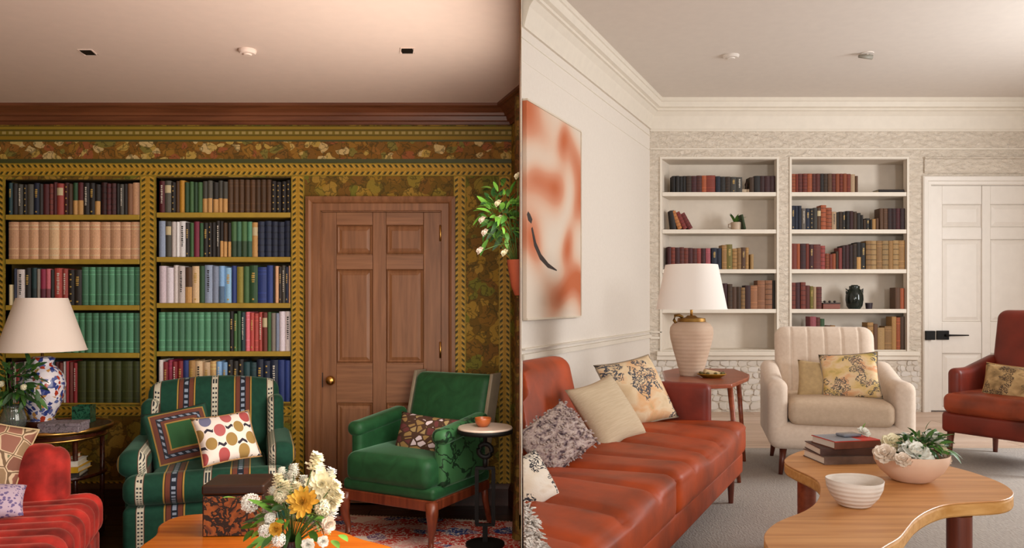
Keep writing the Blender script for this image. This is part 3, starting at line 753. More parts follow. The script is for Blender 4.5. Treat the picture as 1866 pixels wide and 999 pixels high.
def leafmat(name, a, b):
    n = NM(name, .5); n.color(n.ramp(n.noise(9, 3), [(.3, a), (.7, b)])); n.b.inputs['Subsurface Weight'].default_value = 0.0; return n.m
LEAF1 = leafmat('leaf_green', '#2c5a1c', '#6a9a34'); LEAF2 = leafmat('dark_leaf_green', '#1c3e1a', '#3f6a2c'); LEAF3 = leafmat('bright_leaf_green', '#5f9a2c', '#9cc860')
LM = [leaf_mesh(.075, .034), leaf_mesh(.055, .026, .4), leaf_mesh(.10, .03, .5)]
for me in LM: me.materials.append(LEAF1); me.polygons.foreach_set('use_smooth', [True] * len(me.polygons))
def petals(name, rings, cup=0.3):
    """rings: (count, length, width, elevation in degrees, height)"""
    b = MB(); rs = random.Random(len(rings) * 7 + int(rings[0][1] * 1000))
    for (n, l, w_, el, z0) in rings:
        for i in range(n):
            a = 2 * PI * (i + rs.uniform(-.2, .2)) / n; e = math.radians(el + rs.uniform(-8, 8)); L = l * rs.uniform(.88, 1.08)
            pts = []
            for (t, ww) in ((.1, .25), (.55, 1), (.85, .75), (1, .12)):
                bend = e + cup * t; r = L * t * math.cos(bend); z = z0 + L * t * math.sin(bend)
                for sx in (-1, 0, 1):
                    x = sx * ww * w_ / 2; zz = z + (abs(sx) * w_ * .18)
                    pts.append((r * math.cos(a) - x * math.sin(a), r * math.sin(a) + x * math.cos(a), zz))
            f = []
            for k in range(3):
                for s_ in (0, 1): f.append((k * 3 + s_, k * 3 + s_ + 1, k * 3 + s_ + 4, k * 3 + s_ + 3))
            b.add(pts, f)
    me = b.mesh(name); me.polygons.foreach_set('use_smooth', [True] * len(me.polygons)); return me
def floret_ball(name, r, n, fs, seed=1):
    b = MB(); rs = random.Random(seed)
    for i in range(n):
        z = 1 - 1.5 * (i + .5) / n; a = i * 2.39996; q = math.sqrt(max(0, 1 - z * z)); d = Vector((q * math.cos(a), q * math.sin(a), z))
        c = d * r * rs.uniform(.85, 1.08); e1 = d.orthogonal().normalized(); e2 = d.cross(e1); ro = rs.uniform(0, 6)
        for k in range(4):
            an = ro + k * PI / 2; u = e1 * math.cos(an) + e2 * math.sin(an); v_ = d.cross(u)
            b.add([c, c + u * fs * .6 + v_ * fs * .42 + d * fs * .1, c + u * fs * 1.05 + d * fs * .3, c + u * fs * .6 - v_ * fs * .42 + d * fs * .1], [(0, 1, 2, 3)])
    return b.mesh(name)
def sprig(name, h, n, fs, seed):
    b = MB(); rs = random.Random(seed)
    b.tube([(0, 0, -h * .6), (0, 0, h)], .0015, 4)
    for i in range(n):
        z = h * (i / n) ** .8; a = i * 2.4; rr_ = h * .38 * (1 - .6 * i / n) * rs.uniform(.5, 1.1)
        c = Vector((rr_ * math.cos(a), rr_ * math.sin(a), z))
        for k in range(5):
            an = k * 2 * PI / 5; u = Vector((math.cos(an), math.sin(an), .35)); v_ = Vector((-math.sin(an), math.cos(an), 0))
            b.add([c, c + u * fs * .6 + v_ * fs * .4, c + u * fs, c + u * fs * .6 - v_ * fs * .4], [(0, 1, 2, 3)])
    return b.mesh(name)
WHITEPETAL = plain('white_petal', '#fbf6ec', .6, .04); CREAMPETAL = plain('cream_petal', '#f4e8c6', .6, .06); YELLOWPETAL = plain('yellow_petal', '#e2ae40', .6, .15); BLUSHPETAL = plain('blush_petal', '#f4e2d0', .6, .06); STEM = plain('stem_green', '#4a6a2a', .6)
def flower(kind, parent, loc, d, mat, sc=1.0):
    o = mk('flower_head', FL[kind], mat, parent); o.location = loc; o.scale = (sc,) * 3
    q = Vector(d).normalized().to_track_quat('Z', 'Y'); o.rotation_mode = 'QUATERNION'; o.rotation_quaternion = q
    if kind in ('ball', 'sprig'): o['kind'] = 'stuff'
    return o
FL = {'dahlia': petals('dahlia', [(14, .05, .018, 5, 0), (12, .042, .017, 28, .004), (9, .032, .014, 52, .008), (6, .02, .01, 72, .01)], .25),
      'rose': petals('rose', [(8, .050, .040, 2, 0), (7, .044, .038, 24, .002), (6, .037, .032, 44, .005), (5, .028, .026, 60, .008), (4, .018, .018, 74, .012)], .18),
      'ball': floret_ball('hydrangea', .03, 46, .011), 'sprig': sprig('blossom_sprig', .05, 34, .0115, 4)}
for me in FL.values(): me.materials.append(WHITEPETAL)
def stem(parent, a, b, r=.002):
    a, b = Vector(a), Vector(b); m = (a + b) / 2 + Vector((0, 0, .01)); MB().tube([a, m, b], r, 5).obj('stem', STEM, parent, True)
def leaves(parent, c, rad, n, mats, seed, up=.4, sc=(.7, 1.2), half=None):
    rs = random.Random(seed); c = Vector(c)
    for i in range(n):
        d = Vector((rs.uniform(-1, 1), rs.uniform(-1, 1), rs.uniform(-.5, 1) + up)).normalized()
        p = c + Vector((d.x * rad[0], d.y * rad[1], d.z * rad[2])) * rs.uniform(.35, 1)
        if half is not None and (p.x + parent.location.x) * half < 0: p.x = -p.x
        o = mk('leaf', rs.choice(LM), rs.choice(mats), parent); o.location = p; s_ = rs.uniform(*sc); o.scale = (s_,) * 3
        aim(o, d + Vector((rs.uniform(-.5, .5), rs.uniform(-.5, .5), rs.uniform(-.6, .3))), rs.uniform(-1, 1))

# ------------------------------------------------------------------ left room: red velvet sofa
def velvet(name, hexc, sh, a=.8):
    n = NM(name, .75, spec=.2); nz = n.noise(7, 5); n.color(n.ramp(nz, [(.32, shade(hexc, .6)), (.5, hexc), (.68, shade(hexc, 1.4))])).sheen(a, sh, .35).bump(n.noise(40, 3), .2, .004); return n.m  # mottled highlights of the pile are put into the colour by noise
REDV = velvet('coral_red_velvet', '#8e2620', '#f09a88', .7)
th = math.radians(108.9); u = Vector((math.cos(th), math.sin(th), 0)); fr = Vector((math.sin(th), -math.cos(th), 0))
fc = flr(190, 893, .45); L, D = 1.75, .86
so = thing('velvet_sofa', 'channel-tufted red velvet sofa at the lower left', 'sofa', tuple(Vector((fc.x, fc.y, 0)) - u * L / 2 - fr * D / 2), th)
ridge = lambda k, a: (lambda p, n_: a * (abs(math.sin(PI * (p.x + .016 * math.sin(6 * p.y + 2.1 * p.x) + .008 * math.sin(17 * p.y)) / k)) ** .6 - .7) * (1 if (n_.z > .2 or n_.y < -.2) else 0))
MB().soft(L / 2, .43, .10, .07, (0, 0, .35), (112, 10, 4), (0, 0, .015), ridge(.105, .022)).obj('seat', REDV, so, True)
MB().soft(L / 2 - .01, .415, .105, .03, (0, 0, .165), (112, 6, 4), (0, 0, 0), ridge(.105, .006)).obj('base', REDV, so, True)
MB().soft(.085, .34, .16, .08, (L / 2 - .10, .045, .545), (4, 40, 6), (0, 0, .01), lambda p, n_: .016 * (abs(math.sin(PI * (p.y + .02) / .13)) ** .6 - .7)).obj('arm', REDV, so, True)
MB().soft(L / 2 - .02, .09, .22, .08, (0, .36, .60), (80, 4, 8), (0, 0, .01), lambda p, n_: .016 * (abs(math.sin(PI * p.x / .13)) ** .6 - .7)).obj('backrest', REDV, so, True)
for sx in (-1, 1):
    for sy in (-1, 1): MB().taper((sx * (L / 2 - .08), sy * .34, 0), (sx * (L / 2 - .08), sy * .34, .075), .015, .022).obj('leg', SKIRT, so)
def honeycomb(name):
    n = NM(name, .8); v = n.warp(n.mapping((1, .15, 1)), .02, 10)
    e = n.voro(13, v, 'DISTANCE_TO_EDGE', .45); h = n.hue_of(n.voro(13, v, rnd=.45, out='Color'))
    c = n.ramp(h, [(0, '#7a4e3c'), (.35, '#8c7050'), (.55, '#6d7050'), (.75, '#8a5a48')], 'CONSTANT')
    c = n.mix(e.lt(.085), c, '#c9b090'); c = n.mix(e.lt(.03), c, '#6a5238'); n.color(c).bump(n.noise(150, 2), .3, .003); return n.m
pillow('throw_pillow', 'brown and cream honeycomb-patterned cushion leaning on the red sofa', at(-46, 842, 3.50), .40, .40, .16, honeycomb('honeycomb_fabric'), 20, 18, 40, plain('cream_piping', '#b8a078', .8), seed=4)
LIL = NM('lilac_woven_fabric', .85); LIL.color(LIL.mix(LIL.voro(60).lt(.4), '#b9a4b4', '#6a5a86'))
pillow('throw_pillow', 'small lilac woven cushion lying on the red sofa seat', at(-14, 914, 3.3), .24, .20, .10, LIL.m, 10, 62, 40, None, seed=5)

# ------------------------------------------------------------------ left room: round side table and what stands on it
TD = 4.5; tc = at(100, 776, TD); TZ = tc.z
DKWOOD = wood('dark_mahogany', '#2c120a', '#4a2012', .25, 'x', 5)
tb = thing('round_side_table', 'round dark wood side table with brass rim beside the red sofa', 'table', (tc.x, tc.y, 0))
MB().lathe([(.0, -.02), (.285, -.02), (.295, -.015), (.295, .0), (.285, .002), (0, .002)], 48, (0, 0, TZ), False).obj('table_top', DKWOOD, tb, True, angle=.6)
MB().lathe([(.294, -.026), (.304, -.022), (.306, -.010), (.304, .004), (.294, .006), (.292, .0)], 48, (0, 0, TZ), False).obj('brass_rim', BRASS, tb, True)
MB().lathe([(.262, -.066), (.272, -.064), (.274, -.052), (.262, -.050)], 48, (0, 0, TZ), False).obj('brass_ring', BRASS, tb, True)
MB().lathe([(0, -.052), (.264, -.052), (.264, -.022), (0, -.022)], 40, (0, 0, TZ), False).obj('drum', DKWOOD, tb, True, angle=.6)
MB().lathe([(0, .38), (.27, .38), (.275, .39), (.27, .40), (0, .40)], 40, (0, 0, 0), False).obj('shelf', DKWOOD, tb, True, angle=.6)
MB().lathe([(0, .08), (.27, .08), (.27, .10), (0, .10)], 40, (0, 0, 0), False).obj('shelf', DKWOOD, tb, True, angle=.6)
for a in (35, 145, 215, 325):
    x, y = .245 * math.cos(math.radians(a)), .245 * math.sin(math.radians(a)); MB().tube([(x, y, 0), (x, y, TZ - .05)], .014, 10).obj('post', DKWOOD, tb, True)
zb = .40
for (cw, hx, w_, dd, h, ya, dx) in (('dark grey', '#3a3530', .25, .18, .028, 14, .03), ('yellow', '#c99a18', .26, .19, .03, 8, .035), ('white', '#d6cfc4', .24, .17, .03, 12, .03), ('orange', '#b0632a', .22, .16, .026, 5, .0)):
    b = thing('book', cw + ' book lying in the stack inside round side table', 'book', (tc.x + .06 + dx, tc.y - .10, zb + .0006), math.radians(ya), 'books stacked inside the round side table')
    MB().box(-w_ / 2, w_ / 2, -dd / 2, dd / 2, 0, .003).box(-w_ / 2, w_ / 2, -dd / 2, dd / 2, h - .003, h).box(-w_ / 2, w_ / 2, -dd / 2, -dd / 2 + .003, .003, h - .003).obj('cover', cloth(hx), b)
    MB().box(-w_ / 2 + .004, w_ / 2 - .006, -dd / 2 + .003, dd / 2 - .006, .003, h - .003).obj('page_block', PAPER, b)
    t_ = MB()
    for k in range(9): t_.box(-w_ / 3 + k * w_ / 14, -w_ / 3 + k * w_ / 14 + .011, -dd / 2 - .0008, -dd / 2, h * .35, h * .65)
    q = t_.obj('spine_lettering', BLK, b); q['kind'] = 'stuff'
    zb += h + .0008
def chinoiserie(name):
    n = NM(name, .18); v = n.warp(n.coord(), .05, 14)
    h = n.hue_of(n.voro(46, v, out='Color')); d = n.voro(46, v)
    c = n.ramp(h, [(0, '#e4dce0'), (.38, '#34407e'), (.58, '#d9d0d8'), (.72, '#a83a24'), (.80, '#5a6496'), (.92, '#c08a4a')], 'CONSTANT')
    n.color(n.mix(d.gt(.72), c, '#d8d0d8')); return n.m
CHIN = chinoiserie('painted_porcelain')
SHADE = NM('linen_lampshade', .9, spec=.1).color('#e8d8cc'); SHADE.bump(SHADE.noise(220, 2), .15, .002); SHADE = SHADE.m
def lamp(name, label, base, prof, bmat, sh, smat, neck, collar=None):
    t = thing(name, label, 'lamp', base)
    MB().lathe(prof, 40).obj('lamp_body', bmat, t, True, angle=.9)
    rb, rt, z0, z1 = sh
    shd = MB().lathe([(rb, z0), (rt, z1), (rt - .004, z1), (rb - .004, z0)], 56, cap=False).obj('lamp_shade', smat, t, True, angle=.9)
    MB().lathe([(rb + .001, z0), (rb + .002, z0 + .004), (rb - .003, z0 + .006), (rb - .006, z0)], 56, cap=False).obj('shade_trim', smat, shd, True)
    MB().tube([(0, 0, neck[0]), (0, 0, neck[1])], neck[2], 10).obj('stem', BRASS, t, True)
    b = MB()
    for k in range(3): a = k * 2 * PI / 3; b.tube([(0, 0, z1 - .02), (rt * .98 * math.cos(a), rt * .98 * math.sin(a), z1 - .006)], .002, 5)
    b.obj('shade_spider', BRASS, t)
    MB().lathe([(.008, 0), (.02, .03), (.032, .07), (.02, .1), (.004, .105)], 16, (0, 0, neck[1])).obj('bulb', plain('frosted_glass', '#e8e4da', .3), t, True)
    return t
lp = at(77, 777, 4.5); lp.z = TZ + .003
kx = 4.5 / F
lamp('table_lamp', 'white-shaded table lamp with blue and white porcelain base', tuple(lp),
     [(0, 0), (.075, 0), (.078, .012), (.07, .03), (.058, .034), (.062, .045), (.075, .075), (.105, .14), (.119, .20), (.122, .24), (.112, .29), (.08, .335), (.055, .355), (.062, .375), (.068, .392), (.05, .402), (0, .404)], CHIN,
     (.232, .132, .437, .745), SHADE, (.40, .50, .008))
q = bpy.data.objects['table_lamp']; MB().lathe([(0, -.001), (.085, -.001), (.088, .01), (.083, .03), (0, .032)], 32).obj('foot', DKWOOD, q, True, angle=.6)
# patterned box and dark green glass box
pb = at(117, 786, 4.30); pb.z = TZ + .003
BOXM = NM('mottled_grey_lilac_paper', .7); BOXM.color(BOXM.ramp(BOXM.noise(60, 3), [(.35, '#4a4040'), (.5, '#8a7e84'), (.65, '#6a5a62')]))
bx = thing('patterned_box', 'flat mottled grey box on the round side table', 'box', tuple(pb), .12)
MB().box(-.105, .105, -.07, .07, 0, .034).obj('box_base', BOXM.m, bx, bevel=.003); MB().box(-.108, .108, -.073, .073, .034, .052).obj('lid', BOXM.m, bx, bevel=.003)
gb = at(153, 780, 4.62); gb.z = TZ + .003
GRG = NM('dark_green_malachite', .12); GRG.color(GRG.ramp(GRG.noise(18, 4, dist=2.0), [(.35, '#0c2018'), (.5, '#2a5a42'), (.62, '#0f2a20')]))
g = thing('malachite_box', 'dark green marbled square vase at the back of the round side table', 'vase', tuple(gb), .2)
b = MB().box(-.05, .05, -.05, -.042, .004, .10).box(-.05, .05, .042, .05, .004, .10).box(-.05, -.042, -.042, .042, .004, .10).box(.042, .05, -.042, .042, .004, .10)
b.obj('body', GRG.m, g); MB().box(-.052, .052, -.052, .052, 0, .004).obj('base', GRG.m, g)
# glass vase with foliage
vb = at(24, 792, 4.34); vb.z = TZ + .003
GLASS = NM('clear_glass', .05); GLASS.color('#dfe8e2'); GLASS.b.inputs['Transmission Weight'].default_value = .92
pv = thing('leafy_bouquet', 'green leafy branches in a clear glass vase at the left edge', 'plant', tuple(vb))
MB().lathe([(.0, .0), (.05, .0), (.062, .02), (.066, .06), (.055, .10), (.045, .125), (.052, .14), (.049, .14), (.042, .125), (.051, .10), (.061, .06), (.057, .022), (.0, .008)], 28, cap=False).obj('glass_vase', GLASS.m, pv, True)
for k in range(9): a = k * .7; stem(pv, (.02 * math.cos(a), .02 * math.sin(a), .02), (.13 * math.cos(a) * (.5 + .5 * (k % 2)), .10 * math.sin(a), .30 + .04 * (k % 3)))
leaves(pv, (.02, -.02, .25), (.16, .10, .17), 170, [LEAF1, LEAF2, LEAF2, LEAF2], 12, -.1, (.55, 1.05))
for (px, py) in ((43, 706), (2, 700)):
    p = at(px, py, 4.26) - vb; flower('ball', pv, p, (0, -1, .2), CREAMPETAL, .5)

# ------------------------------------------------------------------ left room: striped armchair
def stripes(name):
    n = NM(name, .85, spec=.2); X, Y, Z = n.xyz()
    dl_ = (((X / .33 + .5).fr()) - .5).ab() * .33; db = (dl_ * -1.0 + .165); run = Z - Y
    c = n.mix(n.noise(30, 3), '#123226', '#1d4a38')
    gold = db.lt(.052); c = n.mix(gold, c, '#a5803c'); c = n.mix(db.lt(.044), c, '#2a1a18'); c = n.mix(db.lt(.040), c, '#6a3a2c')
    c = n.mix(db.lt(.017), c, '#20242e'); dash = ((run * 40.0).fr()).lt(.55) * db.lt(.010); c = n.mix(dash, c, '#8a94a4')
    c = n.mix(dl_.lt(.021), c, '#5a3428'); c = n.mix(dl_.lt(.017), c, '#c4bda8')
    ck = ((run * 50.0).fr()).lt(.42) * dl_.gt(.003) * dl_.lt(.013); c = n.mix(ck, c, '#2c3034')
    n.color(c).sheen(.25, '#9ac0a8').bump(n.noise(180, 2), .2, .003); return n.m
STR = stripes('green_striped_upholstery')
sc = thing('striped_armchair', 'green armchair with brown and cream vertical stripes and rolled arms', 'armchair', (-1.83, 4.55, 0), math.radians(19))
lean = lambda k, z0: (lambda p: Vector((p.x, p.y + k * (p.z - z0), p.z)))
def arch(p):
    if p.z > .75: p = Vector((p.x, p.y, p.z + .035 * (1 - (p.x / .37) ** 2)))
    return lean(.22, .4)(p)
MB().soft(.385, .075, .30, .06, (0, .27, .585), (14, 4, 12), (0, .02, 0)).xf(arch).obj('backrest', STR, sc, True)
MB().soft(.415, .405, .145, .03, (0, -.035, .165), (14, 12, 5)).obj('base', STR, sc, True)
cu = MB().soft(.30, .31, .075, .055, (0, -.10, .40), (14, 12, 3), (0, 0, .02)); cu.obj('seat_cushion', STR, sc, True)
MB().soft(.415, .075, .075, .055, (0, -.40, .40), (16, 4, 3), (0, .02, .01)).obj('seat_cushion_front', STR, sc, True)
for s_ in (-1, 1):
    MB().soft(.055, .31, .13, .03, (s_ * .365, -.02, .385), (3, 10, 5)).obj('arm', STR, sc, True)
    MB().soft(.078, .335, .075, .072, (s_ * .382, -.05, .525), (2, 12, 2)).obj('rolled_arm_top', STR, sc, True)
    MB().soft(.05, .10, .16, .045, (s_ * .36, .20, .64), (3, 6, 6)).xf(lean(.22, .4)).obj('wing', STR, sc, True)
for sx in (-1, 1):
    for sy in (-1, 1): MB().box(sx * .36 - .02, sx * .36 + .02, -.035 + sy * .34 - .02, -.035 + sy * .34 + .02, 0, .03).obj('foot', SKIRT, sc)
def ringfab(name):
    n = NM(name, .85); X, Y, Z = n.xyz(); m = (X.ab()).mx(Z.ab()); run = X + Z
    c = n.mix(n.noise(30, 3), '#174034', '#245a44')
    for r, q in ((.150, '#a5803c'), (.143, '#6a3a2c'), (.120, '#20242e'), (.098, '#6a3a2c'), (.082, '#a5803c'), (.074, '#2a5a30')): c = n.mix(m.lt(r), c, q)
    dash = ((run * 26.0).fr()).lt(.5) * m.lt(.115) * m.gt(.103); c = n.mix(dash, c, '#8a94a4')
    n.color(c).bump(n.noise(180, 2), .2, .003); return n.m
pillow('throw_pillow', 'green cushion with concentric striped square border on striped armchair', at(330, 797, 4.42), .36, .36, .14, ringfab('bordered_green_fabric'), -8, 28, 34, None, seed=7, pinch=.05)
def ogee(name):
    n = NM(name, .85); X, Y, Z = n.xyz()
    v = n.mapping((1, .1, .8), (0, .785, 0), (.02, 0, .03)); d = n.voro(13, v, rnd=.1); h = n.hue_of(n.voro(13, v, rnd=.1, out='Color'))
    c = n.ramp(h, [(0, '#a84a48'), (.4, '#9a7a40'), (.62, '#b05a58'), (.82, '#6a6a86')], 'CONSTANT')
    c = n.mix(d.gt(.40), c, '#e6d8cc'); zz = ((X * 24.0).fr() - .5).ab() * .03 + Z
    z2 = ((zz * 10.9).fr() - .5).ab(); c = n.mix(z2.lt(.09) * d.gt(.45), c, '#2a2430'); n.color(c).bump(n.noise(180, 2), .2, .003); return n.m
pillow('throw_pillow', 'cream cushion with red and gold medallions on the striped armchair', at(413, 798, 4.25), .32, .29, .12, ogee('medallion_fabric'), -4, 34, 38, plain('tan_piping', '#a07a4a', .8), seed=8)

# ------------------------------------------------------------------ left room: green velvet armchair
GRV = NM('green_damask_velvet', .55, spec=.3); _n = GRV.noise(9, 4, dist=1.5)
GRV.color(GRV.mix(_n, '#12331a', '#2a6038')).sheen(.7, '#a8d8b8', .3).bump(GRV.noise(60, 3), .15, .003); GRV = GRV.m
DAM = NM('green_damask_pattern', .5, spec=.3); _v = DAM.warp(DAM.coord(), .12, 6); _p = ((DAM.noise(10, 3, _v) - .5).ab()).lt(.028)
DAM.color(DAM.mix(_p, '#3a6a40', '#16301c')).sheen(.6, '#a8d8b8', .3); DAM = DAM.m
CHW = wood('carved_chair_walnut', '#5a2414', '#8a4428', .35, 'z', 5)
ga = thing('green_armchair', 'green velvet armchair with carved walnut legs in front of the pine door', 'armchair', (-.615, 4.67, .017), math.radians(-28))
MB().soft(.325, .31, .035, .025, (0, -.02, .305), (10, 10, 2)).obj('seat_base', GRV, ga, True)
MB().soft(.30, .30, .085, .05, (0, -.045, .41), (12, 12, 4), (0, 0, .02)).obj('seat_cushion', GRV, ga, True)
MB().soft(.285, .06, .27, .045, (0, .25, .64), (12, 3, 12), (0, .02, 0)).xf(lean(.30, .4)).obj('backrest', GRV, ga, True)
for s_ in (-1, 1):
    MB().box(s_ * .293 - .012, s_ * .293 + .012, .20, .315, .30, .92).xf(lean(.30, .4)).obj('back_post', plain('highlighted_post_wood', '#8a7c66', .6), ga, bevel=.006)  # wooden posts; their bright edge highlight is put into the pale colour
    def armtop(p): return Vector((p.x, p.y, p.z + .10 * max(0, (p.y + .2)) if p.z > .45 else p.z))
    MB().soft(.038, .235, .155, .03, (s_ * .30, -.01, .48), (3, 10, 6)).xf(armtop).obj('arm', DAM if s_ > 0 else GRV, ga, True)
    MB().soft(.055, .25, .045, .042, (s_ * .305, -.015, .615), (2, 12, 1)).xf(armtop).obj('arm_pad', DAM if s_ > 0 else GRV, ga, True)
MB().box(-.33, .33, -.335, -.30, .215, .275).obj('apron', CHW, ga, bevel=.006)
for s_ in (-1, 1):
    MB().box(s_ * .318 - .014, s_ * .318 + .014, -.30, .27, .22, .275).obj('apron', CHW, ga, bevel=.006)
    MB().tube([(s_ * .30, -.312, .26), (s_ * .312, -.325, .20), (s_ * .31, -.322, .13), (s_ * .295, -.31, .06), (s_ * .295, -.312, .02), (s_ * .30, -.325, 0)], [.038, .036, .026, .017, .017, .022], 10).obj('leg', CHW, ga, True)
    MB().tube([(s_ * .30, .255, .27), (s_ * .30, .27, .15), (s_ * .305, .31, .01), (s_ * .305, .312, 0)], [.024, .021, .016, .016], 8).obj('leg', CHW, ga, True)
MB().box(-.30, .30, .25, .28, .22, .275).obj('apron', CHW, ga, bevel=.006)
KIL = NM('brown_kilim_fabric', .9); _v = KIL.mapping((1, .2, 1.6), (0, .5, 0)); _h = KIL.hue_of(KIL.voro(17, _v, out='Color', rnd=.7)); _e = KIL.voro(17, _v, 'DISTANCE_TO_EDGE', .7)
KIL.color(KIL.mix(_e.lt(.09), KIL.ramp(_h, [(0, '#6a3434'), (.25, '#9a7c4a'), (.5, '#a89060'), (.72, '#d8c8cc')], 'CONSTANT'), '#4a3020')).bump(KIL.noise(160, 2), .3, .003)
pillow('throw_pillow', 'brown and cream kilim cushion on the green armchair', at(780, 798, 4.58), .46, .27, .14, KIL.m, 3, 20, -26, None, seed=9)

# ------------------------------------------------------------------ left room: drinks table, bowl, rug, curtain
dp = flr(884, 999, 0)
dt = thing('drinks_table', 'slim black iron drinks table with round pale top beside green armchair', 'table', (dp.x, dp.y, .017))
zt = .648
MB().lathe([(0, 0), (.150, 0), (.155, .006), (.155, .016), (.150, .022), (0, .022)], 40, (0, 0, zt), False).obj('table_top', plain('pale_marble', '#cbb6a6', .25, .08), dt, True, angle=.6)
MB().lathe([(.150, -.012), (.158, -.012), (.158, .012), (.156, .012)], 40, (0, 0, zt), False).obj('rim', BLACKMETAL, dt, True)
MB().tube([(0, 0, zt), (0, 0, .575)], .012, 10).obj('stem', BLACKMETAL, dt, True)
MB().tube([(.037 * math.cos(a), 0, .535 + .037 * math.sin(a)) for a in [2 * PI * k / 24 for k in range(24)]], .014, 8, True).obj('ring', BLACKMETAL, dt, True)
MB().tube([(0, 0, .49), (0, 0, .44)], .014, 10).obj('collar', BLACKMETAL, dt, True)
MB().box(-.055, .055, -.011, .011, .428, .444).obj('crossbar', BLACKMETAL, dt)
for s_ in (-1, 1): MB().box(s_ * .047 - .011, s_ * .047 + .011, -.011, .011, .12, .43).obj('upright', BLACKMETAL, dt)
MB().box(-.055, .055, -.011, .011, .108, .122).obj('crossbar', BLACKMETAL, dt)
MB().box(-.014, .014, -.012, .012, .02, .11).obj('foot_post', BLACKMETAL, dt)
MB().lathe([(0, 0), (.11, 0), (.11, .012), (.03, .022), (0, .022)], 32, cap=False).obj('base', BLACKMETAL, dt, True, angle=.6)
bp = Vector((dp.x - .012, dp.y, zt + .0225 + .017))
bw = MB().lathe([(0, 0), (.026, 0), (.042, .02), (.048, .046), (.046, .05), (.043, .045), (.036, .02), (0, .010)], 28, cap=False).obj('small_bowl', plain('copper_glaze', '#a5562a', .3), None, True, loc=tuple(bp), angle=.9)
tag(bw, 'small copper-brown bowl on the slim black drinks table', 'bowl')
RUGM = NM('persian_rug_wool', .95, spec=.1); _v = RUGM.warp(RUGM.mapping((1, 1.4, 1), (0, 0, .5)), .05, 9)
_h = RUGM.hue_of(RUGM.voro(5.5, _v, out='Color', metric='MANHATTAN'))
_c = RUGM.ramp(_h, [(0, '#c03a30'), (.26, '#e0a29a'), (.40, '#38467c'), (.56, '#f0dccc'), (.70, '#cc4a3c'), (.88, '#8a6a88')], 'CONSTANT')
RUGM.color(RUGM.mix(((RUGM.noise(34, 3) - .5).ab()).lt(.03), _c, '#ead8c8')).bump(RUGM.noise(200, 2), .4, .004)
rg = thing('persian_rug', 'red and blue patterned rug under the green armchair', 'rug', (-.9, 4.2, .006), math.radians(-8))
MB().box(-.50, .90, -.72, .72, 0, .010).obj('pile', RUGM.m, rg); 
fb = MB()
for k in range(64): x = -.49 + k * .0217; fb.box(x, x + .006, .72, .755, .001, .005)
q = fb.obj('fringe', plain('cream_wool', '#c8b8a0', .9), rg); q['kind'] = 'stuff'
for q in (rg,): clip_tree(q, -.006, -1)
CUR = floral('curtain_fabric', ['#7a4a20', '#8a6a2c', '#6a4018', '#94682c'], 18, '#6a4a1c')
b = MB(); sec = 14; zs_ = [.02, .15, .5, 1.2, 2.0, 2.58]; v = []
for z in zs_:
    k = 1 + 1.1 * max(0, (.5 - z)) 
    for i in range(sec): y = 4.42 + i * .036; v.append((-.010 - (.016 + .013 * math.sin(i * 1.5)) * k, y, z))
    for i in range(sec)[::-1]: v.append((-.0055, 4.42 + i * .036, z))
m_ = sec * 2; f = [tuple(range(m_))[::-1], tuple(range(5 * m_, 6 * m_))]
for r in range(5):
    for i in range(m_): f.append((r * m_ + i, r * m_ + (i + 1) % m_, (r + 1) * m_ + (i + 1) % m_, (r + 1) * m_ + i))
cu_ = b.add(v, f).obj('curtain', CUR, None, True, angle=.8); tag(cu_, 'gold-brown curtain hanging at the right edge of the wallpapered room', 'curtain')
wp = at(950, 500, 4.3)
pw = thing('wall_planter', 'terracotta wall pot of leafy branches at right edge of wallpapered room', 'plant', (-.0065, wp.y, wp.z - .02))
po = MB().lathe([(0, -.10), (.03, -.098), (.05, -.05), (.066, .04), (.075, .10), (.07, .10), (.06, .05), (0, .04)], 24, cap=False).obj('pot', plain('terracotta', '#a04a2c', .7), pw, True, angle=.9)
for k in range(10): stem(pw, (-.015, 0, .05), (-.03 - .016 * k, -.04 + .02 * (k % 4), .30 + .05 * ((k * 3) % 5) - .016 * k))
leaves(pw, (-.10, -.02, .30), (.13, .09, .25), 150, [LEAF1, LEAF3, LEAF2, LEAF3], 31, .1, (.6, 1.05), -1)
for (px, py) in ((909, 372), (880, 402), (885, 425), (876, 458), (945, 322), (921, 462), (912, 400)):
    p = at(px, py, 4.2) - pw.location; flower('rose', pw, p, (-.6, -.5, .5), BLUSHPETAL if px < 900 else CREAMPETAL, .5); stem(pw, (-.03, 0, .2), p)
clip_tree(pw, -.0065, -1)

# ------------------------------------------------------------------ left room: oval coffee table, carved box, bouquet
def closed_spline(pts, per=6):
    out = []; n = len(pts)
    for i in range(n):
        p0, p1, p2, p3 = [Vector(pts[(i + k) % n]) for k in (-1, 0, 1, 2)]
        for k in range(per):
            t = k / per; out.append(tuple(.5 * ((2 * p1) + (-p0 + p2) * t + (2 * p0 - 5 * p1 + 4 * p2 - p3) * t * t + (-p0 + 3 * p1 - 3 * p2 + p3) * t ** 3)))
    return out
ORW = wood('glossy_orange_wood', '#b05010', '#d8791f', .22, 'x', 4, .05)
tz = .45
pts = [flr(a, c, tz) for a, c in ((283, 975), (292, 955), (330, 940), (400, 935.5), (500, 942), (616, 967), (660, 982), (722, 1000))]
pts = [(p.x, p.y) for p in pts] + [(-.36, 2.72), (-.40, 2.50), (-.62, 2.36), (-.98, 2.42), (-1.30, 2.66), (-1.46, 2.92)]
ctb = thing('oval_coffee_table', 'glossy orange wood coffee table at the bottom of the wallpapered room', 'table', (-.95, 2.85, 0))
poly = closed_spline([(x + .95, y - 2.85) for x, y in pts], 5)
MB().prism(poly, tz - .04, tz).obj('table_top', ORW, ctb, True, .008, 3)
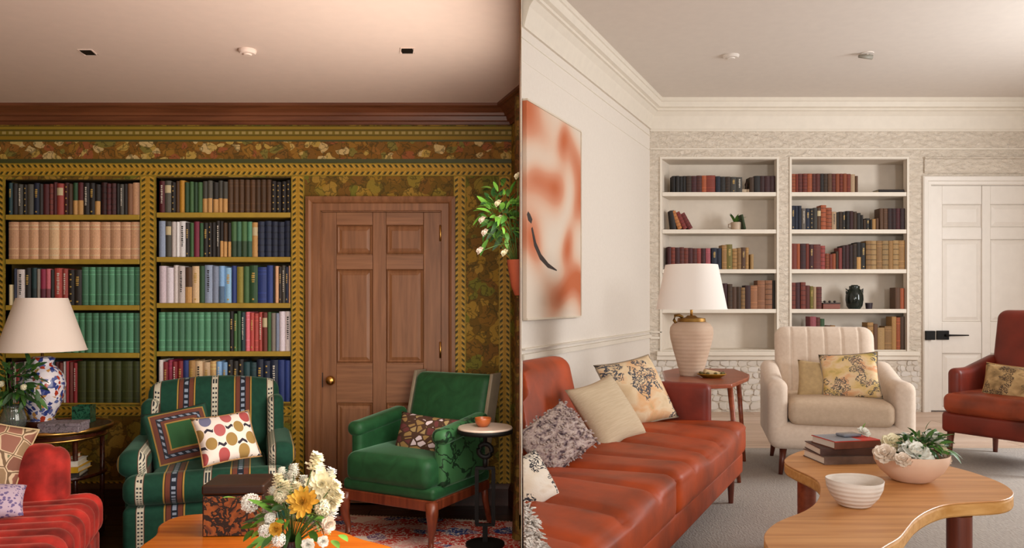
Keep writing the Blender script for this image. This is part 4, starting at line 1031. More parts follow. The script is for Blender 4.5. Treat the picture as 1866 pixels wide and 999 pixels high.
for (x, y) in ((-.38, .28), (.28, .05), (.15, -.30), (-.22, -.12)): MB().lathe([(.018, 0), (.03, tz - .041)], 14, (x, y, 0)).obj('leg', ORW, ctb, True, angle=.9)
bxp = flr(421, 978, tz)
CARV = NM('marquetry_flowers', .5); _v = CARV.warp(CARV.coord(), .06, 16); _d = CARV.voro(22, _v); _m = ((CARV.noise(30, 4, _v) - .47).ab()).lt(.055)
CARV.color(CARV.mix(_m, CARV.ramp(_d, [(.15, '#62301a'), (.45, '#9c5420'), (.7, '#7a4018')]), '#1e0f08'))
BXW = wood('dark_walnut', '#1e0f08', '#3a2010', .4, 'x', 6)
wb = thing('marquetry_box', 'dark wooden box with carved orange flowers on its front on the orange table', 'box', (bxp.x, bxp.y + .10, tz + .0005), math.radians(4))
MB().box(-.120, .120, -.10, .10, 0, .165).obj('box_body', BXW, wb, bevel=.004)
MB().box(-.114, .114, -.103, -.099, .004, .162).obj('front_panel', CARV.m, wb)
MB().box(-.123, .123, -.104, .104, .167, .207).obj('lid', BXW, wb, bevel=.008)
vp = at(531, 1040, 2.72)
fb = thing('flower_arrangement', 'cream and yellow flowers in a dark vase beside the carved box', 'flowers', (vp.x, vp.y, tz + .0005))
MB().lathe([(0, 0), (.032, 0), (.042, .03), (.044, .06), (.036, .09), (.038, .105), (.034, .105), (.032, .09), (0, .085)], 24, cap=False).obj('vase', plain('dark_plum_glaze', '#2c1c24', .25), fb, True, angle=.9)
for (kind, px, py, d, mt, s_, dr) in (('ball', 456, 917, 2.74, WHITEPETAL, 1.0, (-.3, -1, .4)), ('dahlia', 585, 884, 2.74, CREAMPETAL, 1.25, (.35, -1, .35)), ('dahlia', 553, 917, 2.66, YELLOWPETAL, 1.15, (0, -1, .5)),
        ('dahlia', 600, 900, 2.8, CREAMPETAL, .9, (.8, -.6, .3)), ('ball', 492, 945, 2.66, WHITEPETAL, .6, (-.4, -1, .2)), ('ball', 483, 968, 2.64, WHITEPETAL, .7, (-.5, -1, .1)), ('ball', 508, 985, 2.62, WHITEPETAL, .7, (-.1, -1, .1)),
        ('rose', 597, 955, 2.66, BLUSHPETAL, .6, (.7, -.8, .1)), ('ball', 512, 903, 2.7, CREAMPETAL, .8, (-.3, -1, .4)), ('ball', 588, 925, 2.68, CREAMPETAL, .9, (.4, -1, .1)), ('rose', 505, 965, 2.62, YELLOWPETAL, .55, (-.2, -1, .2)), ('rose', 562, 992, 2.6, WHITEPETAL, .5, (.2, -1, 0)), ('rose', 588, 986, 2.64, WHITEPETAL, .45, (.5, -1, 0))):
    p = at(px, py, d) - fb.location; flower(kind, fb, p, dr, mt, s_); stem(fb, (0, 0, .08), p)
for (px, py, s_) in ((606, 910, 1.1), (603, 890, 1.0), (595, 868, 1.0), (530, 878, 1.1), (486, 958, 1.0), (575, 958, .9), (598, 935, 1.0), (575, 905, .9), (520, 915, .9), (478, 950, .9), (495, 985, .9), (530, 940, .9), (560, 950, .8), (540, 895, 1.0), (515, 865, .9), (590, 965, .9), (505, 925, 1.0), (570, 848, 1.3), (535, 862, 1.0), (510, 880, 1.0), (500, 900, .9), (522, 890, .9), (550, 880, .9), (578, 862, 1.0), (490, 935, .9), (590, 945, .9), (600, 920, .8)):
    p = at(px, py, 2.75 + .05 * ((px * 7) % 3 - 1)) - fb.location; flower('sprig', fb, p - Vector((0, 0, .02)), (p.x, p.y, .25), WHITEPETAL if px % 3 else CREAMPETAL, s_); stem(fb, (0, 0, .08), p)
leaves(fb, (0, 0, .17), (.14, .09, .11), 90, [LEAF1, LEAF2, LEAF3], 41, .1, (.5, .9))
for (px, py) in ((435, 910), (605, 985), (470, 990), (618, 975)):
    p = at(px, py, 2.7) - fb.location; o = mk('leaf', LM[0], LEAF3, fb); o.location = p; aim(o, (p.x, -.2, p.z - .1)); o.scale = (.8,) * 3

# ------------------------------------------------------------------ left room: ceiling fittings
for i, (px, py, nm) in enumerate(((160, 95, 'leftmost'), (742, 92, 'rightmost'))):
    p = flr(px, py, ZCL)
    t = thing('recessed_downlight', 'square black recessed downlight, %s of the two on the blush ceiling' % nm, 'downlight', (p.x, p.y, ZCL), 0, 'recessed square downlights')
    b = MB().box(-.038, .038, -.05, -.043, -.004, 0).box(-.038, .038, .043, .05, -.004, 0).box(-.038, -.032, -.043, .043, -.004, 0).box(.032, .038, -.043, .043, -.004, 0)
    b.xf(lambda q: Vector((q.x - .2 * q.y * (1 if px > 400 else 1), q.y, q.z))).obj('frame', CEILL, t); MB().box(-.032, .032, -.043, .043, -.003, -.001).obj('dark_lens', BLACKMETAL, t)
def detector(label, px, py, zc, r, mat):
    p = flr(px, py, zc); t = thing('smoke_detector', label, 'smoke detector', (p.x, p.y, zc))
    MB().lathe([(0, 0), (r, 0), (r, -.01), (r * .85, -.022), (0, -.022)], 32, cap=False).obj('housing', mat, t, True, angle=.5)
    MB().lathe([(0, -.022), (r * .5, -.022), (r * .45, -.030), (0, -.031)], 24, cap=False).obj('sensor_cap', mat, t, True, angle=.5)
detector('round smoke detector between the two black downlights', 451, 91, ZCL, .046, CEILL)
detector('round smoke detector on the white ceiling of the cream room', 1332, 101, ZCR, .065, CEILR)
p = flr(1580, 97, ZCR); t = thing('ceiling_spotlight', 'small white adjustable spotlight on the white ceiling', 'spotlight', (p.x, p.y, ZCR))
MB().lathe([(0, 0), (.05, 0), (.05, -.006), (0, -.006)], 24, cap=False).obj('ceiling_plate', CEILR, t, True, angle=.5)
MB().tube([(0, 0, -.006), (.01, 0, -.035)], .009, 8).obj('swivel', CEILR, t, True)
MB().tube([(.04, 0, -.032), (-.07, -.01, -.028)], [.020, .012], 12).obj('spot_head', plain('spot_grey', '#8a8478', .5), t, True)
# ------------------------------------------------------------------ right room: leather sofa
def leather(name, hexc, rough=.38):
    n = NM(name, rough, spec=.32); nz = n.noise(5, 5)
    n.color(n.ramp(nz, [(.3, shade(hexc, .75)), (.52, hexc), (.72, shade(hexc, 1.15))])).bump(n.noise(30, 5), .22, .004); return n.m
LEA = leather('rust_leather', '#9e3c0c', .5); LEB = leather('dark_rust_leather', '#74281a', .48)
LEGW = wood('reddish_walnut', '#4a1e12', '#743420', .35, 'z', 5)
sd = Vector((.446, .895, 0)); th = math.atan2(sd.y, sd.x)          # long axis; local +X is the far end, front -Y
fd = Vector((math.sin(th), -math.cos(th), 0))
fcx = Vector((1.215, 4.15, 0)); LS, DS = 2.80, .86; ZG = ZFR + .0125
ls = thing('leather_sofa', 'long rust leather sofa with tufted seat along the left wall', 'sofa', tuple(fcx - sd * LS / 2 - fd * DS / 2 + Vector((0, 0, ZG))), th)
fold = lambda c0: (lambda p, n_: (-.017 * sum(math.exp(-((p.x - c0 - q + .015 * math.sin(9 * p.y + q * 7)) / .022) ** 2) for q in (-.45, -.17, .10, .43)) + .010 * math.sin(5.3 * p.x + 4 * p.y)) if n_.z > .3 else 0)
hl = LS / 4 - .004
for c0 in (LS / 4, -LS / 4):
    MB().soft(hl, .36, .085, .05, (c0, -.075, .345), (60, 14, 3), (.0, .012, .018), fold(0)).obj('seat_cushion', LEA, ls, True)
MB().soft(LS / 2 - .005, .415, .06, .02, (0, 0, .215), (10, 8, 2)).obj('base', LEA, ls, True)
MB().soft(LS / 2 - .30, .07, .225, .06, (-.26, .34, .575), (20, 4, 10), (0, .03, 0)).xf(lambda p: Vector((p.x, p.y + .22 * (p.z - .4), p.z))).obj('backrest', LEA, ls, True)
MB().soft(.045, .27, .16, .035, (LS / 2 - .05, .02, .475), (3, 10, 8)).obj('arm', LEB, ls, True)
for sx in (-1, 1):
    for sy in (-1, 1): MB().lathe([(.013, 0), (.022, .158)], 12, (sx * (LS / 2 - .06), sy * .36, 0)).obj('leg', LEGW, ls, True, angle=.9)
clip_tree(ls, .006, 1)
# cushions on the leather sofa
def landscape(name, ground, stops, scale=7, k2='#3a3a38', ang=.4):
    n = NM(name, .85); v = n.warp(n.mapping((1, .3, 1.5), (0, ang, 0)), .12, 7)
    c = n.ramp(n.noise(scale, 3, v), stops); m = (n.noise(scale * 1.1, 2, n.mapping((1, 1, 1), (0, 0, 0), (3, 1, 2)))).gt(.53) * ((n.noise(scale * 7, 3, v) - .5).ab()).lt(.055)
    n.color(n.mix(m, c, k2)).bump(n.noise(160, 2), .25, .003); return n.m
FLO1 = landscape('blush_floral_fabric', '#d8bc94', [(.3, '#c9ab82'), (.48, '#dcc4a0'), (.6, '#d8a878'), (.72, '#b8a070')], 6, '#4a4a50')
LIN = NM('cream_linen', .9, spec=.2); LIN.color(LIN.mix(LIN.noise(60, 3, LIN.mapping((.2, 1, 3))), '#b8a284', '#d6c4a8')).bump(LIN.noise(120, 2, LIN.mapping((.2, 1, 3))), .3, .003)
SHAG = NM('shaggy_bouclé_fabric'.replace('é', 'e'), .95, spec=.1); _n = SHAG.noise(36, 3, SHAG.mapping((1, 1, 1.6)))
SHAG.color(SHAG.ramp(_n, [(.34, '#5c4c52'), (.44, '#a89490'), (.6, '#ccbab0'), (.72, '#9a8682')])).bump(_n, .9, .02)
INK = landscape('ink_print_fabric', '#d8c8b0', [(.3, '#d8c4a8'), (.6, '#e6dccd'), (.75, '#cbb394')], 9, '#2a2830', 1.0)
FLUF = NM('fluffy_white_wool', 1.0, spec=.1); _n = FLUF.noise(45, 4); FLUF.color(FLUF.ramp(_n, [(.35, '#a8988c'), (.55, '#e4dad0')])).bump(_n, 1.0, .03)
FR = LIN.m
pillow('throw_pillow', 'large blush floral print cushion beside the dark leather arm of the sofa', at(1160, 714, 4.10), .40, .38, .15, FLO1, -7, 30, 32, plain('dark_piping', '#8a7a66', .8), None, .06, 11)
pillow('throw_pillow', 'plain cream linen cushion in the middle of the leather sofa', at(1106, 752, 3.66), .33, .35, .14, LIN.m, -12, 34, 36, None, None, .05, 12, .10)
sp = pillow('throw_pillow', 'mauve shaggy textured cushion lying against the leather sofa back', at(1014, 800, 3.18), .32, .23, .13, SHAG.m, -26, 36, 30, None, None, .05, 13, .04)
fb_ = MB(); rs = random.Random(5); me_ = sp.data
for i in range(520):
    vtx = me_.vertices[rs.randrange(len(me_.vertices))]; c = vtx.co; 
    if c.y > .02: continue
    d = (Vector((c.x * .6, c.y * 3 - .05, c.z * .6)).normalized() + Vector((rs.uniform(-.8, .8), rs.uniform(-.3, .1), rs.uniform(-.9, .5)))).normalized(); j = Vector((rs.uniform(-.012, .012), 0, rs.uniform(-.01, .01)))
    fb_.tube([c + j, c + j + d * .007, c + j + d * .012 + Vector((0, 0, -.004))], [.004, .0045, .003], 4)
q = fb_.obj('shaggy_tufts', SHAG.m, sp, True); q['kind'] = 'stuff'; clip_tree(sp, .006, 1)
q = pillow('throw_pillow', 'black and cream ink-print cushion at the cut left edge of the leather sofa', at(966, 878, 2.52), .17, .18, .09, INK, -14, 30, 36, None, None, .05, 14); clip_tree(q, .006, 1)
q = pillow('throw_pillow', 'fluffy white wool cushion at the very bottom left of the leather sofa', at(938, 978, 2.0), .13, .17, .09, FLUF.m, -10, 30, 30, None, None, .05, 15)
fb_ = MB(); me_ = q.data
for i in range(420):
    vtx = me_.vertices[rs.randrange(len(me_.vertices))]; c = vtx.co
    d = (Vector((c.x * .6, c.y * 3, c.z * .6)).normalized() + Vector((rs.uniform(-.6, .6), rs.uniform(-.6, .6), rs.uniform(-.8, .4)))).normalized()
    fb_.tube([c, c + d * .012, c + d * .024 + Vector((0, 0, -.006))], [.0035, .004, .0015], 4)
f2 = fb_.obj('wool_tufts', FLUF.m, q, True); f2['kind'] = 'stuff'; clip_tree(q, .006, 1)

# ------------------------------------------------------------------ right room: painting
def canvas_mat():
    n = NM('abstract_coral_painting', .7, spec=.2); gx, gy, gz = n.xyz('Generated'); v = n.warp(n.mapping((1, 1, .9), (0, 0, 0), (.35, .1, .2)), .35, 1.2)
    wx, wz, _ = n.xyz(vec=n.noise(1.7, 0, None, 0, .5, True)); U = gx + (wx - .5) * .7; V = gz + (wz - .5) * .35
    f = None
    for (bu, bv, su, sv) in ((.05, 1.0, .35, .12), (.72, .84, .22, .10), (.30, .66, .26, .10), (1.0, .66, .16, .16), (.80, .34, .16, .14), (.05, .36, .20, .16), (.60, .12, .30, .09), (1.0, .10, .2, .1)):
        g_ = ((U - bu) / su); h_ = ((V - bv) / sv); e_ = ((g_ * g_ + h_ * h_) * -1.0).op('EXPONENT'); f = e_ if f is None else f + e_
    c = n.ramp(f, [(.02, '#dccdbc'), (.3, '#dab8a0'), (.6, '#d09274'), (1.0, '#c06a44')])
    return n, c, gx, gz
n_, c_, gx, gz = canvas_mat()
n_.color(c_).bump(n_.noise(90, 3), .15, .003)
a, b_ = wallpt(950.5), wallpt(1050); pw_ = (b_ - a).length
ang = math.atan2((b_ - a).y, (b_ - a).x)
pa = thing('abstract_painting', 'large coral and cream abstract painting on the left wall above the sofa', 'painting', ((a + b_) / 2 + nw * .004).to_3d() + Vector((0, 0, 1.29)), ang)
hw, hh = pw_ / 2, 1.345
MB().box(-hw, hw, -.030, 0, 0, hh).obj('canvas', n_.m, pa)
FRM = plain('pale_wood_frame', '#d8cab6', .5, .05)
for q in ((hw, hw + .012, 0, hh), (-hw, hw, -.012, 0), (-hw, hw, hh, hh + .012)): MB().box(q[0], q[1], -.036, 0, q[2], q[3]).obj('frame_strip', FRM, pa)
def onp(px, py):                                           # pixel -> local x, z on the painting
    w_ = wallpt(px, .03); z = ZC + (PY - py) / F * w_.y; return ((w_ - (a + b_) / 2).dot(Vector((math.cos(ang), math.sin(ang)))), z - 1.29)
def stroke(pts, wds, mat, nm, y=-.0308):
    v = []; P = [Vector(onp(*p)) for p in pts]
    for i, p in enumerate(P):
        t = (P[min(i + 1, len(P) - 1)] - P[max(i - 1, 0)]).normalized(); nn = Vector((-t.y, t.x)) * wds[i]
        v += [(p.x + nn.x, y, p.y + nn.y), (p.x - nn.x, y, p.y - nn.y), (p.x + nn.x, y + .001, p.y + nn.y), (p.x - nn.x, y + .001, p.y - nn.y)]
    f = []
    for i in range(len(P) - 1): k = i * 4; f += [(k, k + 1, k + 5, k + 4), (k + 1, k + 3, k + 7, k + 5), (k + 2, k, k + 4, k + 6)]
    MB().add(v, f).obj(nm, mat, pa)
stroke([(960, 415), (966, 445), (976, 468), (990, 484), (1006, 493)], [.012, .020, .020, .016, .004], plain('black_paint', '#241410', .5), 'dark_brushstroke')
stroke([(952, 388), (955, 396), (960, 404)], [.014, .026, .016], plain('black_paint', '#241410', .5), 'dark_brushstroke')
clip_tree(pa, .006, 1)

# ------------------------------------------------------------------ right room: side table and lamp
RW = wood('red_walnut_top', '#7a3620', '#a55434', .3, 'x', 5)
tz = ZG + .60; tc = at(1288, 690, 4.98); tc.z = tz
st_ = thing('octagonal_side_table', 'reddish walnut side table with cut corners behind the sofa arm', 'table', (tc.x, tc.y, ZG))
oct_ = [(p.x - tc.x, p.y - tc.y) for p in [flr(a_, c_, tz) for a_, c_ in ((1207, 676), (1232, 671), (1338, 672), (1366, 682), (1364, 688), (1334, 700), (1266, 703), (1212, 692))]]
MB().prism(oct_, .575, .60).obj('table_top', RW, st_, bevel=.006, smooth=True)
for i, (tx, ty) in enumerate((flr(1330, 696, tz).xy, flr(1345, 680, tz).xy, flr(1232, 676, tz).xy, flr(1238, 695, tz).xy)):
    x, y = tx - tc.x, ty - tc.y; sx = .05 if i < 2 else -.03; sy = -.02 if i in (0, 3) else .03
    MB().tube([(x, y, .575), (x + sx, y + sy, 0)], [.017, .012], 10).obj('leg', RW, st_, True)
x0, x1 = flr(1238, 695, tz).x - tc.x - .015, flr(1330, 696, tz).x - tc.x + .022; ym = flr(1330, 696, tz).y - tc.y - .01
MB().tube([(x0, ym, .33), (x1, ym, .36)], .010, 8).obj('stretcher', RW, st_, True)
AGB = plain('aged_brass', '#8a6630', .5, .3, metal=.8)
CER = NM('ribbed_beige_ceramic', .8, spec=.2); X_, Y_, Z_ = CER.xyz(); _rb = (Z_ * 260.0).sin() + CER.noise(14, 4) * 2.0
CER.color(CER.mix(CER.noise(10, 4), '#b89a82', '#d6bca6')).bump(_rb, .22, .003)
ll = at(1260, 683, 5.0); ll.z = tz + .0006
tl = lamp('table_lamp', 'beige ribbed ceramic table lamp with wide white shade on walnut table', tuple(ll),
     [(0, 0), (.072, 0), (.077, .008), (.082, .04), (.098, .10), (.118, .17), (.134, .235), (.140, .28), (.136, .312), (.118, .338), (.09, .350), (0, .354)], CER.m,
     (.227, .168, .43, .72), NM('white_linen_lampshade', .9, spec=.1).color('#eee6de').m, (.35, .49, .009))
MB().lathe([(.088, .345), (.092, .352), (.088, .372), (.04, .378), (.025, .39), (0, .39)], 28, cap=False).obj('brass_collar', AGB, tl, True, angle=.6)
MB().tube([(-.10, -.02, .335), (-.118, -.02, .36), (-.112, -.02, .39), (-.085, -.02, .392), (-.06, -.02, .378)], .010, 8).obj('brass_handle', AGB, tl, True)
di = at(1297, 690, 4.86); di.z = tz + .0006
dd = thing('gilt_dish', 'small gilt dish of trinkets at the foot of the ceramic lamp', 'dish', tuple(di))
MB().lathe([(0, 0), (.05, 0), (.085, .022), (.082, .026), (.05, .008), (0, .006)], 24, cap=False).xf(lambda p: Vector((p.x * 1.1, p.y * .8, p.z))).obj('dish', plain('antique_gilt', '#96701f', .4, .3, metal=.5), dd, True, angle=.7)
MB().soft(.05, .03, .014, .008, (-.005, 0, .030), (4, 3, 2)).xf(lambda p: Matrix.Rotation(.2, 3, 'Y') @ p).obj('soap_block', plain('cream_soap', '#d8bc8c', .5), dd, True)
for k in range(9): a_ = k * .7; MB().soft(.010, .010, .008, .008, (.072 * math.cos(a_), .05 * math.sin(a_), .03), (1, 1, 1)).obj('bead', plain('olive_gilt', '#5a5020', .4), dd, True)

# ------------------------------------------------------------------ right room: cream armchair
CRF = NM('cream_woven_upholstery', .9, spec=.15); CRF.color(CRF.mix(CRF.noise(50, 4), '#d0bba8', '#e4d3c2')).sheen(.2, '#ffffff').bump(CRF.noise(170, 2), .25, .003); CRF = CRF.m
CRS = NM('cream_seat_fabric', .9, spec=.15); CRS.color(CRS.mix(CRS.noise(50, 4), '#b8a088', '#d0baa2')).bump(CRS.noise(170, 2), .25, .003); CRS = CRS.m
ca = thing('cream_armchair', 'cream upholstered armchair with channelled back in front of the recess', 'armchair', (2.03, 5.02, ZG), math.radians(-13))
wide = lambda p: Vector((p.x * (1 + .0), p.y, p.z))
MB().soft(.425, .36, .085, .07, (0, 0, .245), (12, 10, 2)).obj('base', CRF, ca, True)
MB().soft(.305, .315, .075, .05, (0, -.055, .395), (12, 12, 3), (0, 0, .02)).obj('seat_cushion', CRS, ca, True)
def chan(p, n_): return -.008 * sum(math.exp(-((p.x - q) / .008) ** 2) for q in (-.22, -.11, 0, .11, .22)) if n_.y < -.3 else 0
MB().soft(.325, .085, .33, .075, (0, .28, .575), (90, 4, 12), (0, .02, 0), chan).xf(lean(.2, .4)).obj('backrest', CRF, ca, True)
def armdrop(p):
    if p.z > .35: return Vector((p.x, p.y, p.z + .22 * max(0, p.y + .05)))
    return p
for s_ in (-1, 1): MB().soft(.06, .345, .21, .055, (s_ * .367, .0, .385), (2, 12, 8)).xf(armdrop).obj('arm', CRF, ca, True)
for sx in (-1, 1):
    for sy in (-1, 1): MB().tube([(sx * .33, sy * .27, .17), (sx * .35, sy * .30, 0)], [.024, .013], 10).obj('leg', LEGW, ca, True)
FLO2 = landscape('yellow_floral_fabric', '#d8b070', [(.28, '#9a8a3c'), (.42, '#d8b878'), (.55, '#e0c49c'), (.66, '#d89a6a'), (.78, '#dcb8a0')], 9, '#5a5450', .2)
pillow('throw_pillow', 'yellow and pink floral cushion on the cream armchair', at(1549, 686, 4.88), .35, .30, .12, FLO2, -5, 18, -22, plain('dark_piping', '#8a7a66', .8), None, .06, 21)
pillow('throw_pillow', 'plain oatmeal cushion half hidden behind the floral one on cream armchair', at(1497, 694, 4.98), .30, .26, .11, plain('oatmeal_linen', '#b59a70', .9, .12, 40, .3, 120), 4, 20, -12, None, None, .06, 22)

# ------------------------------------------------------------------ right room: red leather armchair
RL = leather('oxblood_leather', '#6a2416', .4); RL2 = leather('russet_seat_leather', '#8a3a1e', .4)
ra = thing('leather_armchair', 'oxblood leather armchair with wooden legs in front of the white door', 'armchair', (3.30, 5.12, ZG), math.radians(-58))
MB().soft(.32, .34, .07, .03, (0, 0, .27), (10, 10, 2)).obj('base', RL, ra, True)
MB().soft(.30, .335, .065, .045, (0, -.035, .40), (12, 12, 3), (0, .01, .022)).obj('seat_cushion', RL2, ra, True)
MB().soft(.29, .07, .32, .06, (0, .26, .70), (12, 3, 10), (0, .02, 0)).xf(lean(.2, .4)).obj('backrest', RL, ra, True)
for s_ in (-1, 1): MB().soft(.045, .28, .16, .042, (s_ * .30, .05, .465), (2, 12, 6)).xf(armdrop).obj('arm', RL, ra, True)
for sx in (-1, 1):
    for sy in (-1, 1): MB().tube([(sx * .275, sy * .29, .21), (sx * .285, sy * .305, 0)], [.024, .015], 10).obj('leg', LEGW, ra, True)
TWE = landscape('brown_tweed_fabric', '#a08050', [(.3, '#6a5230'), (.5, '#a5865a'), (.65, '#c0a070'), (.8, '#7a5a3a')], 12, '#3a2a20', .9)
pillow('throw_pillow', 'brown tweed cushion on the oxblood leather armchair', at(1846, 702, 4.98), .36, .26, .12, TWE, 3, 18, -52, plain('tan_piping', '#a07a4a', .8), None, .06, 23)

# ------------------------------------------------------------------ right room: rug
RUGG = NM('grey_woven_rug', .95, spec=.1); _n = RUGG.noise(6, 4); _w = RUGG.noise(110, 2, RUGG.mapping((1, .35, 1)))
RUGG.color(RUGG.mix(_w, RUGG.mix(_n, '#8a827c', '#a29a94'), '#bab2aa')).bump(_w, .6, .006)
rg = thing('grey_rug', 'large grey woven rug under the free-form wooden coffee table', 'rug', (2.6, 3.6, ZFR + .002))
rx = CRX - .446 * (YR - 5.66) + .03 - 2.6
MB().prism([(-2.59, -3.0), (2.5, -3.0), (2.5, 2.06), (rx, 2.06), (-2.59, APR - 3.6)], 0, .010).obj('pile', RUGG.m, rg)
MB().box(rx + .02, 2.5, 2.06, 2.085, 0, .008).obj('binding', plain('rug_binding', '#a3937f', .9), rg)

# ------------------------------------------------------------------ right room: free-form coffee table
OAK = wood('honey_oak', '#b4763f', '#d89e62', .38, 'x', 4, .08, True); OAKE = wood('pale_oak_edge', '#b8823e', '#d2a060', .7, 'x', 6, .15)
tz = ZFR + .4125
outl = [(1392, 978), (1405, 959), (1428, 946), (1466, 931), (1489, 913), (1495, 892), (1491, 878), (1477, 868), (1449, 855), (1432, 845), (1430, 837), (1441, 829), (1467, 820), (1518, 814), (1590, 815), (1660, 829), (1729, 849), (1773, 861), (1818, 877), (1842, 891), (1846, 903), (1824, 912), (1760, 916), (1722, 920), (1691, 931), (1668, 946), (1655, 961), (1640, 979), (1619, 992), (1590, 1008), (1530, 1028), (1450, 1026), (1405, 1004)]
P3 = [flr(a_, c_, tz) for a_, c_ in outl]; cx = sum(p.x for p in P3) / len(P3); cy = sum(p.y for p in P3) / len(P3)
ct = thing('free_form_coffee_table', 'free-form honey oak coffee table with cylindrical legs', 'table', (cx, cy, ZG))
poly = closed_spline([(p.x - cx, p.y - cy) for p in P3], 4)
MB().prism(poly, .395, .40).obj('table_top', OAK, ct, True, .002, 1)
MB().prism(poly, .350, .395).obj('top_edge', OAKE, ct, True, .008, 2)
for (px, py, dy) in ((1748, 945, 0), (1470, 850, 0), (1470, 985, 0)):
    q = flr(px, 0 + py, tz - .05) if px != 1748 else flr(1748, 938, tz - .05)
    MB().lathe([(.040, .001), (.040, .349)], 24, (q.x - cx, q.y - cy, 0)).obj('leg', LEGW if px == 1748 else RW, ct, True, angle=.9)
def crock(name, label, px, py, r, h, mat, foot=.5, wav=0):
    p = flr(px, py, tz); p.z = tz + .0006
    t = thing(name, label, 'bowl', (p.x, p.y, p.z))
    pr = [(0, 0), (r * foot, 0), (r * (foot + .12), h * .06), (r * .82, h * .38), (r * .96, h * .7), (r, h), (r * .985, h * 1.02), (r * .95, h), (r * .88, h * .65), (r * .72, h * .36), (r * .35, h * .14), (0, h * .12)]
    b = MB().lathe(pr, 44, cap=False)
    if wav: b.xf(lambda q: Vector((q.x, q.y, q.z * (1 + wav * math.sin(2 * math.atan2(q.y, q.x) + .8)))))
    b.obj('bowl_body', mat, t, True, angle=1.0); return t
STW = NM('white_stoneware', .7, spec=.3); X_, Y_, Z_ = STW.xyz(); STW.color(STW.mix(STW.noise(12, 4), '#cabcae', '#e6dcd2')).bump((Z_ * 420.0).sin(), .25, .004)
crock('stoneware_bowl', 'small empty white stoneware bowl on the oak coffee table', 1557, 922, .092, .088, STW.m, .45, .025)
BC = NM('blush_stoneware', .75, spec=.2); BC.color(BC.mix(BC.noise(8, 3), '#cda68c', '#e2c4ac'))
bb = crock('flower_bowl', 'large blush bowl filled with white roses and greenery', 1660, 876, .135, .105, BC.m, .42)
B0 = bb.location
RS = random.Random(9)
for (px, py, d, s_, mt) in ((1666, 832, -.06, 1.15, WHITEPETAL), (1614, 832, -.05, .85, BLUSHPETAL), (1646, 842, -.10, .65, BLUSHPETAL), (1628, 812, 0.0, .85, CREAMPETAL), (1700, 808, .03, .95, WHITEPETAL), (1712, 822, .0, .6, CREAMPETAL), (1675, 808, .06, .7, CREAMPETAL), (1652, 806, .08, .7, WHITEPETAL), (1690, 838, -.07, .5, WHITEPETAL), (1720, 838, -.02, .5, BLUSHPETAL), (1650, 825, -.02, .7, WHITEPETAL)):
    p = at(px, py, B0.y + d) - B0; flower('rose', bb, p, (p.x * 3, -.5, .7), mt, s_ * 1.12); stem(bb, (p.x * .3, p.y * .3, .03), p)
leaves(bb, (.02, .01, .12), (.125, .10, .055), 150, [LEAF1, LEAF2, LEAF2], 55, .15, (.26, .46))
leaves(bb, (.05, .0, .135), (.11, .10, .055), 60, [LEAF1, LEAF2, LEAF1], 56, .2, (.4, .65))
for k in range(14):
    p = at(1700 + 4 * (k % 8), 790 + 6 * (k % 9), B0.y + .02) - B0; o = mk('leaf', LM[1], LEAF2, bb); o.location = p; aim(o, (RS.uniform(-.3, 1), RS.uniform(-.6, .4), RS.uniform(-.2, .8))); o.scale = (.6,) * 3
# stack of books with a phone and a flower
sp0 = flr(1553, 846, tz)
zb = tz + .0006
for (cw, hx, w_, dd, h, ya, dx, dy) in (('cream-paged grey', '#6e5a50', .27, .19, .032, 6, 0, 0), ('dark brown', '#4a3028', .25, .18, .030, 0, -.005, .01), ('bright red', '#b8301e', .22, .17, .032, 12, .012, .005)):
    b = thing('book', cw + ' book in the stack of three on oak coffee table', 'book', (sp0.x + dx, sp0.y + .09 + dy, zb), math.radians(ya), 'books stacked on the oak coffee table')
    fc_ = cloth(hx if cw != 'bright red' else '#6e4030')
    MB().box(-w_ / 2, w_ / 2, -dd / 2, dd / 2, 0, .003).box(-w_ / 2, w_ / 2, -dd / 2, -dd / 2 + .003, .003, h - .003).obj('cover', fc_, b)
    MB().box(-w_ / 2, w_ / 2, -dd / 2, dd / 2, h - .003, h).obj('top_cover', cloth('#b8301e') if cw == 'bright red' else fc_, b)
    MB().box(-w_ / 2 + .004, w_ / 2 - .004, -dd / 2 + .003, dd / 2 - .004, .003, h - .003).obj('page_block', plain('white_paper', '#dcd4c8', .9, .04), b)
    if cw == 'bright red': MB().box(-w_ / 2 + .002, .02, -dd / 2 + .004, dd / 2 - .004, h, h + .0008).obj('cover_print', plain('grey_cover_print', '#8a8c94', .4), b)
    zb += h + .0006
ph = MB().soft(.045, .030, .006, .005, (0, 0, .0062), (2, 2, 1)).obj('smartphone', plain('grey_glass', '#787c86', .2), None, True, loc=(sp0.x + .035, sp0.y + .12, zb + .001)); tag(ph, 'small grey phone lying on top of the book stack', 'phone'); ph.rotation_euler.z = .3
bud = thing('loose_flower', 'single white rose lying on the book stack', 'flower', (sp0.x + .10, sp0.y + .12, zb + .0006))
flower('rose', bud, (0, 0, .012), (.2, -.6, .8), WHITEPETAL, .6); MB().tube([(0, 0, .006), (-.02, .03, .004), (-.05, .05, .004)], .002, 6).obj('stem', STEM, bud, True)
o = mk('leaf', LM[1], LEAF3, bud); o.location = (0, .005, .03); aim(o, (.1, 0, 1)); o.scale = (.5,) * 3

